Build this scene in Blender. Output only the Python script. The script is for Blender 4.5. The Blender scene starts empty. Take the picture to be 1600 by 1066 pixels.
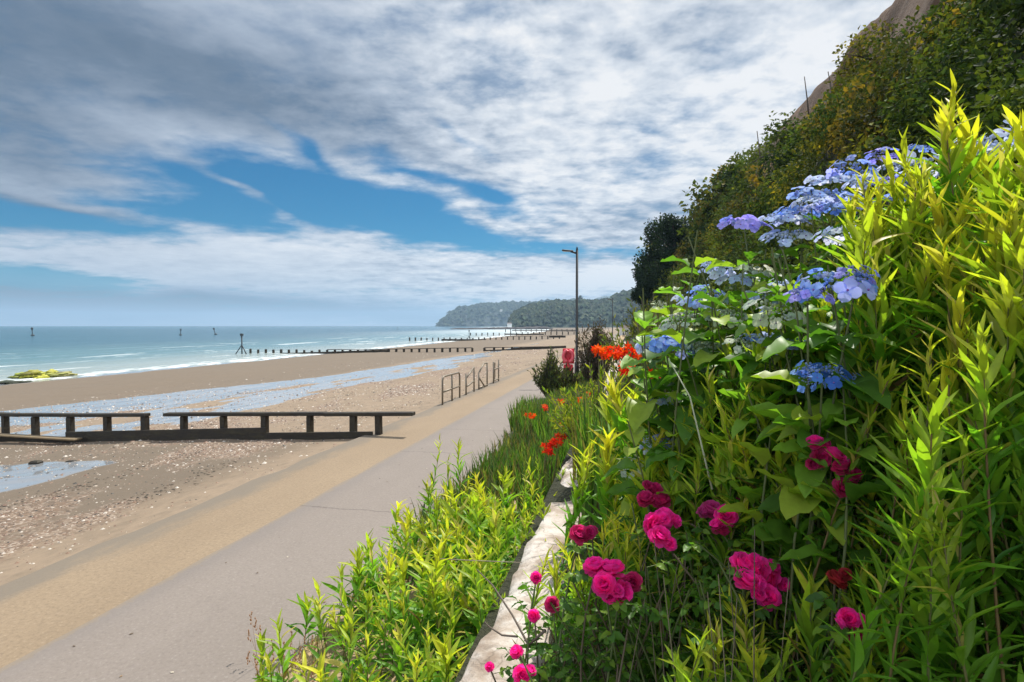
import bpy, math, random
import numpy as np
from mathutils import Vector
D = bpy.data
SC = bpy.context.scene
COL = SC.collection
rng = np.random.default_rng(7)
random.seed(7)
R = math.radians
# ------------------------------------------------------------------ camera
YAW = R(11.76); PITCH = R(-1.55); H = 2.6; FPX = 889.0
cam = D.cameras.new('camera'); cam.lens = 20; cam.sensor_width = 36
cam.clip_start = 0.05; cam.clip_end = 30000
camo = D.objects.new('camera', cam); COL.objects.link(camo)
camo.location = (0, 0, H); camo.rotation_euler = (math.pi/2 + PITCH, 0, YAW)
SC.camera = camo
FW = np.array([-math.sin(YAW)*math.cos(PITCH), math.cos(YAW)*math.cos(PITCH), math.sin(PITCH)])
RT = np.array([math.cos(YAW), math.sin(YAW), 0.0])
UP = np.cross(RT, FW)
CAM = np.array([0, 0, H])
def P(px, py, d):                       # point seen at a pixel of the 1600 px photo, d metres ahead
    v = FW + RT*(px-800)/FPX - UP*(py-533)/FPX
    v = v/ (v @ np.array([-math.sin(YAW), math.cos(YAW), 0]))
    return CAM + v*d
def PZ(px, py, z):
    v = FW + RT*(px-800)/FPX - UP*(py-533)/FPX
    return CAM + v*((z-H)/v[2])
def XT(px, t):                          # x of a pixel column on the line y = t
    k = (px-800)/FPX; d = t/(k*math.sin(YAW)+math.cos(YAW))
    return d*(k*math.cos(YAW)-math.sin(YAW))
# ------------------------------------------------------------------ light
SUN_EL = R(58); SUN_AZ = R(20)
SC.view_settings.view_transform = 'Standard'; SC.view_settings.look = 'None'
SC.view_settings.exposure = 0.45; SC.view_settings.gamma = 1
su = D.lights.new('sun', 'SUN'); su.energy = 4.4; su.angle = R(0.6); su.color = (1, .95, .86)
suo = D.objects.new('sun', su); COL.objects.link(suo)
sd = Vector((math.sin(SUN_AZ)*math.cos(SUN_EL), math.cos(SUN_AZ)*math.cos(SUN_EL), math.sin(SUN_EL)))
suo.rotation_euler = sd.to_track_quat('Z', 'Y').to_euler(); suo.location = (20, 30, 60)

class G:                                # node graph helper
    def __init__(s, nt): s.nt = nt; s.n = nt.nodes; s.l = nt.links
    def new(s, t, **kw):
        n = s.n.new(t)
        for k, v in kw.items(): setattr(n, k, v)
        return n
    def put(s, sock, v):
        if v is None: return
        if isinstance(v, bpy.types.NodeSocket): s.l.new(v, sock)
        elif isinstance(v, (tuple, list)) and len(v) == 3 and sock.type == 'RGBA': sock.default_value = (*v, 1)
        else: sock.default_value = v
    def m(s, op, a, b=None, c=None, clamp=False):
        n = s.new('ShaderNodeMath', operation=op); n.use_clamp = clamp
        for i, v in enumerate((a, b, c)):
            if v is not None: s.put(n.inputs[i], v)
        return n.outputs[0]
    def vm(s, op, a, b=None):
        n = s.new('ShaderNodeVectorMath', operation=op); s.put(n.inputs[0], a)
        if b is not None: s.put(n.inputs[1], b)
        return n.outputs[0]
    def comb(s, x, y, z):
        n = s.new('ShaderNodeCombineXYZ')
        for i, v in enumerate((x, y, z)): s.put(n.inputs[i], v)
        return n.outputs[0]
    def noise(s, vec, sc, det=4, rough=.55, dist=0, out=0):
        n = s.new('ShaderNodeTexNoise'); s.put(n.inputs['Vector'], vec)
        n.inputs['Scale'].default_value = sc; n.inputs['Detail'].default_value = det
        n.inputs['Roughness'].default_value = rough; n.inputs['Distortion'].default_value = dist
        return n.outputs[out]
    def voro(s, vec, sc, feat='F1', out='Distance'):
        n = s.new('ShaderNodeTexVoronoi', feature=feat); s.put(n.inputs['Vector'], vec)
        n.inputs['Scale'].default_value = sc; return n.outputs[out]
    def mix(s, f, a, b, bt='MIX'):
        n = s.new('ShaderNodeMix', data_type='RGBA', blend_type=bt)
        s.put(n.inputs[0], f); s.put(n.inputs[6], a); s.put(n.inputs[7], b); return n.outputs[2]
    def ss(s, x, a, b):
        n = s.new('ShaderNodeMapRange', interpolation_type='SMOOTHSTEP')
        s.put(n.inputs[0], x); n.inputs[1].default_value = a; n.inputs[2].default_value = b
        return n.outputs[0]
    def ramp(s, f, pts):
        n = s.new('ShaderNodeValToRGB'); s.put(n.inputs[0], f); e = n.color_ramp.elements
        while len(e) < len(pts): e.new(.5)
        for q, (p, c) in zip(e, pts): q.position = p; q.color = (*c, 1)
        return n.outputs[0]
    def scale(s, vec, v):
        n = s.new('ShaderNodeMapping'); s.put(n.inputs[0], vec); n.inputs['Scale'].default_value = v
        return n.outputs[0]
    def attr(s, name, out='Fac'):
        n = s.new('ShaderNodeAttribute'); n.attribute_name = name; return n.outputs[out]
    def bump(s, h, st, dist=.02):
        n = s.new('ShaderNodeBump'); s.put(n.inputs['Height'], h)
        s.put(n.inputs['Strength'], st); n.inputs['Distance'].default_value = dist; return n.outputs[0]

# ------------------------------------------------------------------ sky with clouds
W = D.worlds.new('World'); SC.world = W; W.use_nodes = True
g = G(W.node_tree); g.n.clear()
tc = g.new('ShaderNodeTexCoord').outputs['Generated']
sp = g.new('ShaderNodeSeparateXYZ'); g.l.new(tc, sp.inputs[0]); wx, wy, wz = sp.outputs
ca, sa = math.cos(YAW), math.sin(YAW)
rr = g.m('ADD', g.m('MULTIPLY', wx, ca), g.m('MULTIPLY', wy, sa))
ff = g.m('SUBTRACT', g.m('MULTIPLY', wy, ca), g.m('MULTIPLY', wx, sa))
az = g.m('ARCTAN2', rr, ff); el = g.m('ARCSINE', wz)
def pa(px, py):
    u = (px-800)/FPX; v = (509-py)/FPX; a = math.atan(u); return a, math.atan(v*math.cos(a))
zz = g.m('ADD', g.m('MAXIMUM', wz, 0), .09)
cp = g.comb(g.m('DIVIDE', rr, zz), g.m('DIVIDE', ff, zz), 0)
sky_ae = g.comb(g.m('MULTIPLY', az, 1.0), g.m('MULTIPLY', el, 2.2), 0)
warp = g.noise(sky_ae, 2.2, 3, .6, 0, 1)
wsep = g.new('ShaderNodeSeparateColor'); g.l.new(warp, wsep.inputs[0])
azw = g.m('ADD', az, g.m('MULTIPLY', g.m('SUBTRACT', wsep.outputs[0], .5), .34))
elw = g.m('ADD', el, g.m('MULTIPLY', g.m('SUBTRACT', wsep.outputs[1], .5), .10))
def blob(px, py, sx, sy, rot, amp):
    a0, e0 = pa(px, py); sx /= FPX; sy /= FPX; c, s_ = math.cos(R(rot)), math.sin(R(rot))
    da = g.m('SUBTRACT', azw, a0); de = g.m('SUBTRACT', elw, e0)
    p = g.m('DIVIDE', g.m('ADD', g.m('MULTIPLY', da, c), g.m('MULTIPLY', de, s_)), sx)
    q = g.m('DIVIDE', g.m('SUBTRACT', g.m('MULTIPLY', de, c), g.m('MULTIPLY', da, s_)), sy)
    r2 = g.m('ADD', g.m('MULTIPLY', p, p), g.m('MULTIPLY', q, q))
    return g.m('MULTIPLY', g.m('EXPONENT', g.m('MULTIPLY', r2, -1)), amp)
def total(bs, base):
    v = base
    for b in bs: v = g.m('ADD', blob(*b), v)
    return v
n1 = g.noise(g.scale(cp, (1.0, 1.15, 1)), .62, 7, .58, .2)
n2 = g.noise(g.scale(cp, (1, 1.1, 1)), 2.6, 6, .60, .15)
n3 = g.noise(g.scale(cp, (1, 1.0, 1)), 7.5, 4, .58, .15)
side = g.m('ADD', .30, g.m('MULTIPLY', g.ss(g.m('ADD', az, g.m('MULTIPLY', el, .1)), -.45, .05), .8))
nbig = g.noise(sky_ae, 2.6, 6, .6, .4)
cover = total([(190, 338, 250, 28, 3, -.72), (420, 300, 165, 40, -8, -.88), (560, 325, 120, 36, -14, -.80),
               (690, 362, 220, 18, -9, -.70), (900, 388, 130, 10, 0, -.25), (520, 425, 500, 18, 0, .22), (900, 425, 200, 22, 0, .35), (40, 432, 120, 14, 0, -.7), (470, 236, 60, 9, -25, -.5),
               (640, 275, 70, 16, -20, -.55), (770, 320, 70, 14, -15, -.55), (400, 318, 100, 7, -20, .75), (130, 318, 130, 7, -6, .6), (720, 215, 50, 12, -30, -.35),
               (760, 60, 160, 60, -30, -.10), (340, 385, 280, 16, -2, .22), (280, 230, 240, 30, -5, .25), (120, 288, 160, 14, -5, .3)], .80)
cover = g.m('ADD', cover, g.m('MULTIPLY', g.m('SUBTRACT', n1, .5), .75))
cover = g.m('ADD', cover, g.m('MULTIPLY', g.m('SUBTRACT', n2, .5), .80))
cover = g.m('ADD', cover, g.m('MULTIPLY', g.m('SUBTRACT', n3, .5), .40))
alpha = g.ss(cover, .22, .84)
hz = g.ss(el, .10, .0)
alpha = g.m('MAXIMUM', alpha, g.m('MULTIPLY', hz, .75))
tone = total([(40, 60, 420, 190, -8, -.40), (440, 150, 300, 70, -6, -.20), (20, 205, 90, 60, -25, -.22), (15, 330, 80, 16, 0, -.6), (150, 335, 80, 8, 0, -.3),
              (100, 468, 440, 17, -1, -1.0), (560, 484, 300, 10, 0, -.2), (1150, 200, 260, 150, 20, .20), (900, 130, 200, 60, -10, .04), (1250, 60, 200, 60, 0, -.08), (1030, 345, 170, 30, 10, -.26),
              (330, 240, 260, 26, -5, .22), (400, 395, 300, 22, -2, .08), (920, 437, 130, 20, 5, .42), (780, 452, 90, 12, 0, .12),
              (930, 400, 150, 12, 0, -.18), (640, 400, 300, 10, -3, .12), (1050, 60, 90, 40, 0, -.12), (640, 110, 220, 80, -10, .05)], .80)
tn = g.m('ADD', g.m('MULTIPLY', g.m('SUBTRACT', n1, .5), .30), g.m('MULTIPLY', g.m('SUBTRACT', n2, .5), .95))
tn = g.m('ADD', tn, g.m('MULTIPLY', g.m('SUBTRACT', n3, .5), .75))
tone = g.m('ADD', tone, g.m('MULTIPLY', tn, side))
tone = g.m('ADD', tone, g.m('MULTIPLY', g.m('SUBTRACT', nbig, .5), .35))
cc = g.ramp(tone, [(0.05, (.075, .115, .17)), (.32, (.16, .22, .31)), (.62, (.42, .49, .60)), (.85, (.72, .77, .84)), (1.0, (.92, .93, .95))])
cc = g.mix(g.m('MULTIPLY', g.ss(el, .13, .0), .28), cc, (.40, .52, .60))
nish = g.new('ShaderNodeTexSky', sky_type='NISHITA'); nish.sun_disc = False
nish.sun_elevation = SUN_EL; nish.sun_rotation = SUN_AZ; nish.dust_density = .3; nish.ozone_density = 3
sk = g.mix(1, nish.outputs[0], (.015, .41, .60), 'MULTIPLY')
b1 = g.new('ShaderNodeBackground'); g.put(b1.inputs[0], sk); b1.inputs[1].default_value = .085
b2 = g.new('ShaderNodeBackground'); g.put(b2.inputs[0], cc); g.put(b2.inputs[1], g.m('ADD', .70, g.m('MULTIPLY', g.ss(g.m('ADD', ff, g.m('MULTIPLY', rr, -.25)),   .12, -.45), .95)))  # unseen clouds behind the camera brightened as added fill light
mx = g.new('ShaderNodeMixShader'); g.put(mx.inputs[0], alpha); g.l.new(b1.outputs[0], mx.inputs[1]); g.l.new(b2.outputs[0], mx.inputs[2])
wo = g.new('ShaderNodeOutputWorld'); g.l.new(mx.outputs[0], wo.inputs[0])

# ------------------------------------------------------------------ mesh helpers
class MB:
    def __init__(s): s.V = []; s.C = []; s.F = {}; s.n = 0
    def add(s, V, F, c=(1, 1, 1)):
        V = np.asarray(V, float).reshape(-1, 3); c = np.asarray(c, float)
        s.V.append(V); s.C.append(np.broadcast_to(c, (len(V), 3)))
        for f in F: s.F.setdefault(len(f), []).append(np.asarray(f, int).reshape(1, -1)+s.n)
        s.n += len(V)
    def arr(s, V, FS, C):
        s.V.append(V); s.C.append(C)
        for f in FS: s.F.setdefault(f.shape[1], []).append(f+s.n)
        s.n += len(V)
    def many(s, tpl, M, loc, col):      # M (k,3,3) columns are the axes
        V, FS = tpl; k = len(loc); n = len(V)
        if k == 0: return
        X = np.einsum('kij,nj->kni', M, V)+loc[:, None, :]
        off = (np.arange(k)*n)[:, None, None]
        s.arr(X.reshape(-1, 3), [(f[None]+off).reshape(-1, f.shape[1]) for f in FS], np.repeat(col, n, 0))
    def box(s, c, sz, rz=0, col=(1, 1, 1), bev=0, tilt=None):
        hx, hy, hz_ = [q/2 for q in sz]; b = bev
        if b <= 0:
            V = np.array([(x, y, z) for z in (-hz_, hz_) for x, y in ((-hx, -hy), (hx, -hy), (hx, hy), (-hx, hy))])
            F = [(3, 2, 1, 0), (4, 5, 6, 7), (0, 1, 5, 4), (1, 2, 6, 5), (2, 3, 7, 6), (3, 0, 4, 7)]
        else:
            V = []; 
            for z, i in ((-hz_, b), (-hz_+b, 0), (hz_-b, 0), (hz_, b)):
                V += [(x*(1-0)-math.copysign(i, x), y-math.copysign(i, y), z) for x, y in ((-hx, -hy), (hx, -hy), (hx, hy), (-hx, hy))]
            V = np.array(V); F = [(3, 2, 1, 0), (12, 13, 14, 15)]
            for L in range(3):
                for q in range(4): F.append((4*L+q, 4*L+(q+1) % 4, 4*L+4+(q+1) % 4, 4*L+4+q))
        if tilt is not None: V = V @ tilt.T
        if rz:
            c_, s_ = math.cos(rz), math.sin(rz); V = V @ np.array([[c_, s_, 0], [-s_, c_, 0], [0, 0, 1]])
        s.add(V+np.asarray(c, float), F, col)
    def tube(s, pts, rad, n=6, col=(1, 1, 1), cap=True):
        pts = np.asarray(pts, float); m = len(pts)
        rad = np.broadcast_to(np.asarray(rad, float), (m,))
        T = np.gradient(pts, axis=0); T /= np.linalg.norm(T, axis=1, keepdims=True)+1e-9
        ref = np.array([0, 0, 1.]) if abs(T[0, 2]) < .9 else np.array([1., 0, 0])
        X = np.cross(T, ref); X /= np.linalg.norm(X, axis=1, keepdims=True)+1e-9; Y = np.cross(T, X)
        a = np.arange(n)*2*np.pi/n
        V = (pts[:, None]+rad[:, None, None]*(np.cos(a)[None, :, None]*X[:, None]+np.sin(a)[None, :, None]*Y[:, None])).reshape(-1, 3)
        i, j = np.meshgrid(np.arange(m-1), np.arange(n), indexing='ij'); i = i.ravel(); j = j.ravel(); j2 = (j+1) % n
        FS = [np.stack([i*n+j, (i+1)*n+j, (i+1)*n+j2, i*n+j2], 1)]
        if cap:
            FS.append(np.arange(n)[None, :]); FS.append((np.arange(n)[::-1]+(m-1)*n)[None, :])
        s.arr(V, FS, np.broadcast_to(np.asarray(col, float), (len(V), 3)))
    def sphere(s, c, r, nu=10, nv=6, col=(1, 1, 1), jit=0):
        V = []; 
        for i in range(nv+1):
            th = math.pi*i/nv
            for j in range(nu):
                ph = 2*math.pi*j/nu; V.append((math.sin(th)*math.cos(ph), math.sin(th)*math.sin(ph), math.cos(th)))
        V = np.array(V)
        if jit:
            f = 1+jit*(vnoise(V[:, 0]*2.1+c[0]*7.3+V[:, 2]*1.7, V[:, 1]*2.3+c[1]*5.1-V[:, 2])-.5)*2; V = V*f[:, None]
        V = V*np.asarray(r)+np.asarray(c)
        s.add(V, [(i*nu+j, (i+1)*nu+j, (i+1)*nu+(j+1) % nu, i*nu+(j+1) % nu) for i in range(nv) for j in range(nu)], col)
    def build(s, name, mat, parent=None, smooth=True, origin=None):
        me = D.meshes.new(name)
        V = np.concatenate(s.V) if s.V else np.zeros((0, 3)); C = np.concatenate(s.C) if s.C else np.zeros((0, 3))
        if origin is not None: V = V-np.asarray(origin)
        me.vertices.add(len(V)); me.vertices.foreach_set('co', V.astype(np.float32).ravel())
        lo = []; tot = []
        for k, fl in s.F.items():
            f = np.concatenate(fl); lo.append(f.ravel()); tot.append(np.full(len(f), k))
        if lo:
            lo = np.concatenate(lo).astype(np.int32); tot = np.concatenate(tot).astype(np.int32)
            me.loops.add(len(lo)); me.loops.foreach_set('vertex_index', lo)
            me.polygons.add(len(tot)); st = np.concatenate([[0], np.cumsum(tot)[:-1]]).astype(np.int32)
            me.polygons.foreach_set('loop_start', st); me.polygons.foreach_set('loop_total', tot)
        me.update(calc_edges=True); me.validate()
        a = me.attributes.new('Col', 'FLOAT_COLOR', 'POINT')
        a.data.foreach_set('color', np.concatenate([C, np.ones((len(C), 1))], 1).astype(np.float32).ravel())
        me.polygons.foreach_set('use_smooth', [smooth]*len(me.polygons))
        if isinstance(mat, (list, tuple)):
            for q in mat: me.materials.append(q)
        else: me.materials.append(mat)
        o = D.objects.new(name, me); COL.objects.link(o)
        if origin is not None and parent is None: o.location = origin
        if parent is not None: o.parent = parent; o.location = (0, 0, 0)
        return o
def vnoise(x, y, seed=0):
    x = np.asarray(x, float); y = np.asarray(y, float)
    xi = np.floor(x).astype(np.int64); yi = np.floor(y).astype(np.int64); fx = x-xi; fy = y-yi
    fx = fx*fx*(3-2*fx); fy = fy*fy*(3-2*fy)
    def h(a, b):
        n = (a*374761393+b*668265263+seed*1442695041) & 0xffffffff
        n = ((n ^ (n >> 13))*1274126177) & 0xffffffff
        return ((n ^ (n >> 16)) & 0xffff)/65535.0
    return (h(xi, yi)*(1-fx)+h(xi+1, yi)*fx)*(1-fy)+(h(xi, yi+1)*(1-fx)+h(xi+1, yi+1)*fx)*fy
def fbm(x, y, o=4, seed=0):
    v = 0; a = .5; t = 0
    for i in range(o):
        v = v+a*vnoise(x*2**i+i*17.3, y*2**i-i*9.1, seed+i); t += a; a *= .5
    return v/t
def tag(o, label=None, cat=None, group=None, kind=None):
    for k, v in (('label', label), ('category', cat), ('group', group), ('kind', kind)):
        if v: o[k] = v
    return o
def thing(name, label, cat, loc=(0, 0, 0), group=None, kind=None):
    o = D.objects.new(name, None); COL.objects.link(o); o.location = [float(q) for q in loc]; o.empty_display_size = .2
    return tag(o, label, cat, group, kind)
def part(mb, name, mat, root, smooth=True):
    o = mb.build(name, mat, None, smooth, origin=tuple(root.location)); o.parent = root; o.location = (0, 0, 0); return o
def sub(mb, name, mat, par, smooth=True):
    root = par.parent; o = mb.build(name, mat, None, smooth, origin=tuple(root.location)); o.parent = par; o.location = (0, 0, 0); return o
def grid(name, xs, ys, zf, mat, attrs=None, xf=None, smooth=True):
    X, Y = np.meshgrid(xs, ys, indexing='ij')
    if xf: X, Y = xf(X, Y)
    Z = zf(X, Y); mb = MB(); n, m = X.shape
    V = np.stack([X, Y, Z], -1).reshape(-1, 3)
    i, j = np.meshgrid(np.arange(n-1), np.arange(m-1), indexing='ij'); i = i.ravel(); j = j.ravel()
    mb.arr(V, [np.stack([i*m+j, (i+1)*m+j, (i+1)*m+j+1, i*m+j+1], 1)], np.ones((len(V), 3)))
    o = mb.build(name, mat, None, smooth)
    for k, f in (attrs or {}).items():
        a = o.data.attributes.new(k, 'FLOAT', 'POINT'); a.data.foreach_set('value', np.asarray(f(X, Y)).astype(np.float32).ravel())
    return o
# ------------------------------------------------------------------ materials
def mat(name):
    m = D.materials.new(name); m.use_nodes = True; g = G(m.node_tree)
    b = m.node_tree.nodes['Principled BSDF']; return m, g, b
def simple(name, col, rough=.6, var=.25, sc=8, bump=.0, bsc=40, metal=0, attr=False):
    m, g, b = mat(name); tc = g.new('ShaderNodeTexCoord').outputs['Object']
    n = g.noise(tc, sc, 5); c = g.attr('Col', 'Color') if attr else col
    f = g.m('ADD', g.m('MULTIPLY', n, var*2), 1-var)
    v = g.new('ShaderNodeVectorMath', operation='SCALE'); g.put(v.inputs[0], c if not isinstance(c, tuple) else None)
    if isinstance(c, tuple): v.inputs[0].default_value = c
    g.put(v.inputs['Scale'], f); g.l.new(v.outputs[0], b.inputs['Base Color'])
    b.inputs['Roughness'].default_value = rough; b.inputs['Metallic'].default_value = metal
    if bump: g.put(b.inputs['Normal'], g.bump(g.noise(tc, bsc, 5), bump, .02))
    return m
def leafmat(name, rough=.45, tr=.45, gain=(1.25, 1.15, .55), sc=30, spec=.4):
    m, g, b = mat(name); tc = g.new('ShaderNodeTexCoord').outputs['Object']
    c = g.attr('Col', 'Color'); n = g.noise(tc, sc, 3)
    v = g.new('ShaderNodeVectorMath', operation='SCALE'); g.put(v.inputs[0], c); g.put(v.inputs['Scale'], g.m('ADD', g.m('MULTIPLY', n, .6), .7))
    g.l.new(v.outputs[0], b.inputs['Base Color']); b.inputs['Roughness'].default_value = rough
    b.inputs['Specular IOR Level'].default_value = spec
    t = g.new('ShaderNodeBsdfTranslucent'); g.put(t.inputs[0], g.vm('MULTIPLY', v.outputs[0], gain))
    mx = g.new('ShaderNodeMixShader'); mx.inputs[0].default_value = tr
    g.l.new(b.outputs[0], mx.inputs[1]); g.l.new(t.outputs[0], mx.inputs[2])
    g.l.new(mx.outputs[0], m.node_tree.nodes['Material Output'].inputs[0]); return m
M_leaf = leafmat('leaf_tissue', .42, .50, (1.05, 1.3, .45), 30, .3)
M_scrub = leafmat('scrub_leaf', .75, .35, (1.2, 1.15, .5), 6, .12)
M_petal = leafmat('petal', .6, .5, (1.25, 1.1, 1.25), 60, .15)
M_stem = simple('stem', None, .7, .3, 20, attr=True)
M_far = simple('far_foliage', None, .9, .5, .08, attr=True)
# ------------------------------------------------------------------ terrain
GX = [-.9, -.42, 0, .6, 1.2, 2.2, 3.5, 5.0, 7.0, 10, 14, 17, 25, 60]
GZ = [.80, .86, .98, 1.25, 1.5, 1.85, 2.3, 3.9, 6.9, 12.2, 19.6, 22, 23, 25]
def bank(x, y):
    x = np.asarray(x, float); y = np.asarray(y, float)
    x = x/np.interp(y, [-20, 35, 52, 78, 104, 170, 300, 420], [1, 1, .9, .80, .70, .66, .95, 2.5])
    xx = x-.9*(fbm(x*.12+y*.16, x*.25, 4, 3)-.5)*np.clip(x/3, 0, 1)*1.6
    z = np.interp(xx, GX, GZ)
    z = z+(fbm(x*.7, y*.7, 4, 5)-.5)*np.clip((x-2)/5, 0, 1)*2.2
    return z
def swat(t): return -40-24*(np.maximum(t, 0)/420)**2
def beach_z(x, y):
    k = swat(y)/-40; u = np.where(x < -6, -6+(x+6)/k, x)
    z = np.interp(u, [-90, -60, -40, -33, -30, -25, -20, -15, -6.2, -5], [-3.2, -2.0, -1.22, -.93, -.84, -.86, -.74, -.53, -.09, -.05])
    z = z+(fbm(x*.35, y*.13, 4, 2)-.5)*.10*np.clip((-6.5-x)/4, 0, 1)
    z = z+(fbm(x*1.6, y*1.2, 4, 9)-.5)*.07*np.clip((-6.25-x)/1.5, 0, 1)
    return z
def tlog(a, b, n): return np.concatenate([np.linspace(-12, a, 30)[:-1], np.geomspace(a, b, n)])
def f_wet(x, y):
    up = np.interp(y, [-10, 10, 18.6, 33.7, 61.8, 100, 200], [-32, -29, -25.3, -19.9, -17.4, -16.5, -16])
    lo = np.interp(y, [-10, 12.5, 20, 25, 31, 45, 70, 120], [-11, -13.0, -13.2, -13.3, -12.4, -13.0, -15.3, -16])
    n = (fbm(x*.5, y*.18, 4, 21)-.5); n2 = fbm(x*1.1, y*.5, 4, 33)
    a = np.clip((x-up+n*.9)/.5, 0, 1); b = np.clip((lo-x+n*3.6)/.8, 0, 1)
    w = a*b*np.where(y > 12.6, 1, 0)
    frac = (x-up)/(lo-up+1e-6)
    patch = np.clip((n2-.43)*7+.5, 0, 1)
    w = w*np.where(frac < .34, 1, np.clip(patch+np.clip((.34-frac)*4+1, 0, 1), 0, 1))
    pool = np.clip((-10.35-x+n*3.0)/.35, 0, 1)*np.clip((10.4+(n)*1.3-y)/.3, 0, 1)
    w = np.maximum(w, pool)
    swash = np.clip(1-np.abs(x-swat(y)-.5)/ (2.2+n*2), 0, 1)
    return np.clip(np.maximum(w, swash*.9), 0, 1)
def f_shell(x, y):
    up = np.interp(y, [-10, 10, 18.6, 33.7, 61.8, 100, 200], [-30, -28, -24, -18.9, -16.8, -16.5, -16])
    n = fbm(x*.55+y*.1, y*.28-x*.05, 4, 44)
    inside = np.clip((x-up)/1.0, 0, 1)*np.clip((-7.0-x)/1.6, 0, 1)
    band = np.exp(-((x+9.6+ (y-8)*.1)/1.7)**2)*(y < 12.6)
    return (1-.85*f_wet(x, y))*(.25+1.5*np.clip((fbm(x*.8+y*.25, y*.35-x*.1, 4, 71)-.3)*2, 0, 1))*np.clip(inside*(n-.36)*3.2+band*.75*(n+.2)+.12*(y < 12.6)*(x < -7), 0, 1)
m, g, b = mat('sand'); M_sand = m
tc = g.new('ShaderNodeTexCoord').outputs['Object']
wet = g.attr('wet'); sh = g.attr('shell')
n1 = g.noise(g.scale(tc, (1, .35, 1)), .5, 5); nf = g.noise(tc, 90, 3, .7); nm = g.noise(g.scale(tc, (1, .5, 1)), 5, 5, .65)
dry = g.mix(n1, (.225, .165, .11), (.335, .25, .17))
dry = g.mix(g.ss(nm, .35, .75), dry, (.205, .155, .105))
sx_ = g.new('ShaderNodeSeparateXYZ'); g.l.new(tc, sx_.inputs[0])
damp = g.m('MULTIPLY', g.ss(g.m('ADD', sx_.outputs[0], g.m('MULTIPLY', g.m('SUBTRACT', n1, .5), 4)), -17.5, -21), .75)
damp = g.m('MAXIMUM', damp, g.m('MULTIPLY', g.ss(sx_.outputs[1], 13.5, 11.5), g.m('MULTIPLY', g.ss(g.m('ADD', sx_.outputs[0], g.m('MULTIPLY', n1, 2)), -5.5, -7.5), .85)))
dry = g.mix(damp, dry, (.13, .10, .07))
vc = g.voro(tc, 26, 'F1', 'Color'); vs = g.new('ShaderNodeSeparateColor'); g.l.new(vc, vs.inputs[0])
shc = g.ramp(vs.outputs[0], [(0, (.07, .05, .04)), (.35, (.18, .11, .07)), (.7, (.26, .18, .12)), (1, (.46, .38, .31))])
sh2 = g.m('MULTIPLY', g.ss(g.m('ADD', sh, g.m('MULTIPLY', g.m('SUBTRACT', nm, .5), 1.1)), .30, .75), .75)
c = g.mix(sh2, dry, shc)
w2 = g.ss(g.m('ADD', wet, g.m('MULTIPLY', g.m('SUBTRACT', nm, .5), .7)), .40, .62)
c = g.mix(g.m('MULTIPLY', w2, .85), c, (.29, .31, .33))
g.put(b.inputs['Base Color'], g.mix(g.m('MULTIPLY', nf, .5), c, g.mix(1, c, (.55, .55, .55), 'MULTIPLY')))
g.put(b.inputs['Roughness'], g.m('SUBTRACT', .9, g.m('MULTIPLY', w2, .80)))
b.inputs['Specular IOR Level'].default_value = .5
bh = g.m('ADD', g.m('MULTIPLY', nf, .25), nm); bn = g.new('ShaderNodeBump'); g.put(bn.inputs['Height'], bh)
g.put(bn.inputs['Strength'], g.m('SUBTRACT', .6, g.m('MULTIPLY', w2, .585))); bn.inputs['Distance'].default_value = .05
g.put(b.inputs['Normal'], bn.outputs[0])
us = np.concatenate([np.linspace(-90, -42, 25), np.linspace(-41.5, -6.2, 190)])
def bx(X, Y): k = swat(Y)/-40; return -6+(X+6)*k, Y
tag(grid('beach', us, tlog(2, 1500, 330), beach_z, M_sand, {'wet': f_wet, 'shell': f_shell}, bx), kind='structure')

m, g, b = mat('sea_water'); M_sea = m
tc = g.new('ShaderNodeTexCoord').outputs['Object']; so = g.attr('shore')
nz = g.noise(g.scale(tc, (.30, .05, 1)), 1.0, 5, .6); nz2 = g.noise(g.scale(tc, (.03, .008, 1)), 1.0, 4)
nz3 = g.noise(g.scale(tc, (1.6, .5, 1)), 1.0, 4, .6)
deep = g.mix(nz2, (.010, .060, .085), (.022, .10, .13))
c = g.mix(g.ss(g.m('ADD', so, g.m('MULTIPLY', g.m('SUBTRACT', nz, .5), 60)), 90, 8), deep, (.105, .20, .21))
c = g.mix(g.ss(so, 26, 2), c, (.30, .34, .31))
edge = g.ss(g.m('ADD', so, g.m('MULTIPLY', g.m('SUBTRACT', nz, .5), 7)), 4.2, .6)
brk = g.m('MULTIPLY', g.ss(g.m('ADD', nz, g.m('MULTIPLY', g.m('SUBTRACT', nz3, .5), .25)), .57, .64), g.ss(so, 75, 15))
foam = g.m('MAXIMUM', g.m('MULTIPLY', edge, g.ss(nz3, .42, .62)), g.m('MULTIPLY', brk, .5))
fary = g.new('ShaderNodeSeparateXYZ'); g.l.new(tc, fary.inputs[0])
foam = g.m('MAXIMUM', foam, g.m('MULTIPLY', g.m('MULTIPLY', g.ss(so, 130, 20), g.ss(fary.outputs[1], 120, 400)), .5))
c = g.mix(foam, c, (.80, .84, .86))
g.put(b.inputs['Base Color'], c); g.put(b.inputs['Roughness'], g.m('ADD', .16, g.m('MULTIPLY', foam, .5)))
b.inputs['IOR'].default_value = 1.33
hh = g.m('ADD', g.noise(g.scale(tc, (.8, .25, 1)), 1, 6, .6), g.m('MULTIPLY', g.noise(g.scale(tc, (5, 2, 1)), 1, 4), .15))
g.put(b.inputs['Normal'], g.bump(hh, .9, .5))
ysea = np.concatenate([np.linspace(-1500, -60, 20), np.linspace(-50, 60, 56), np.geomspace(63, 9000, 150)])
xo = np.concatenate([-np.linspace(0, 60, 121), -np.geomspace(62, 9000, 80)])[::-1]
def sea_x(X, Y): return X+swat(Y)*np.where(Y < 1500, 1, 0)+np.where(Y >= 1500, swat(1500.), 0)+3.5, Y
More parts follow.
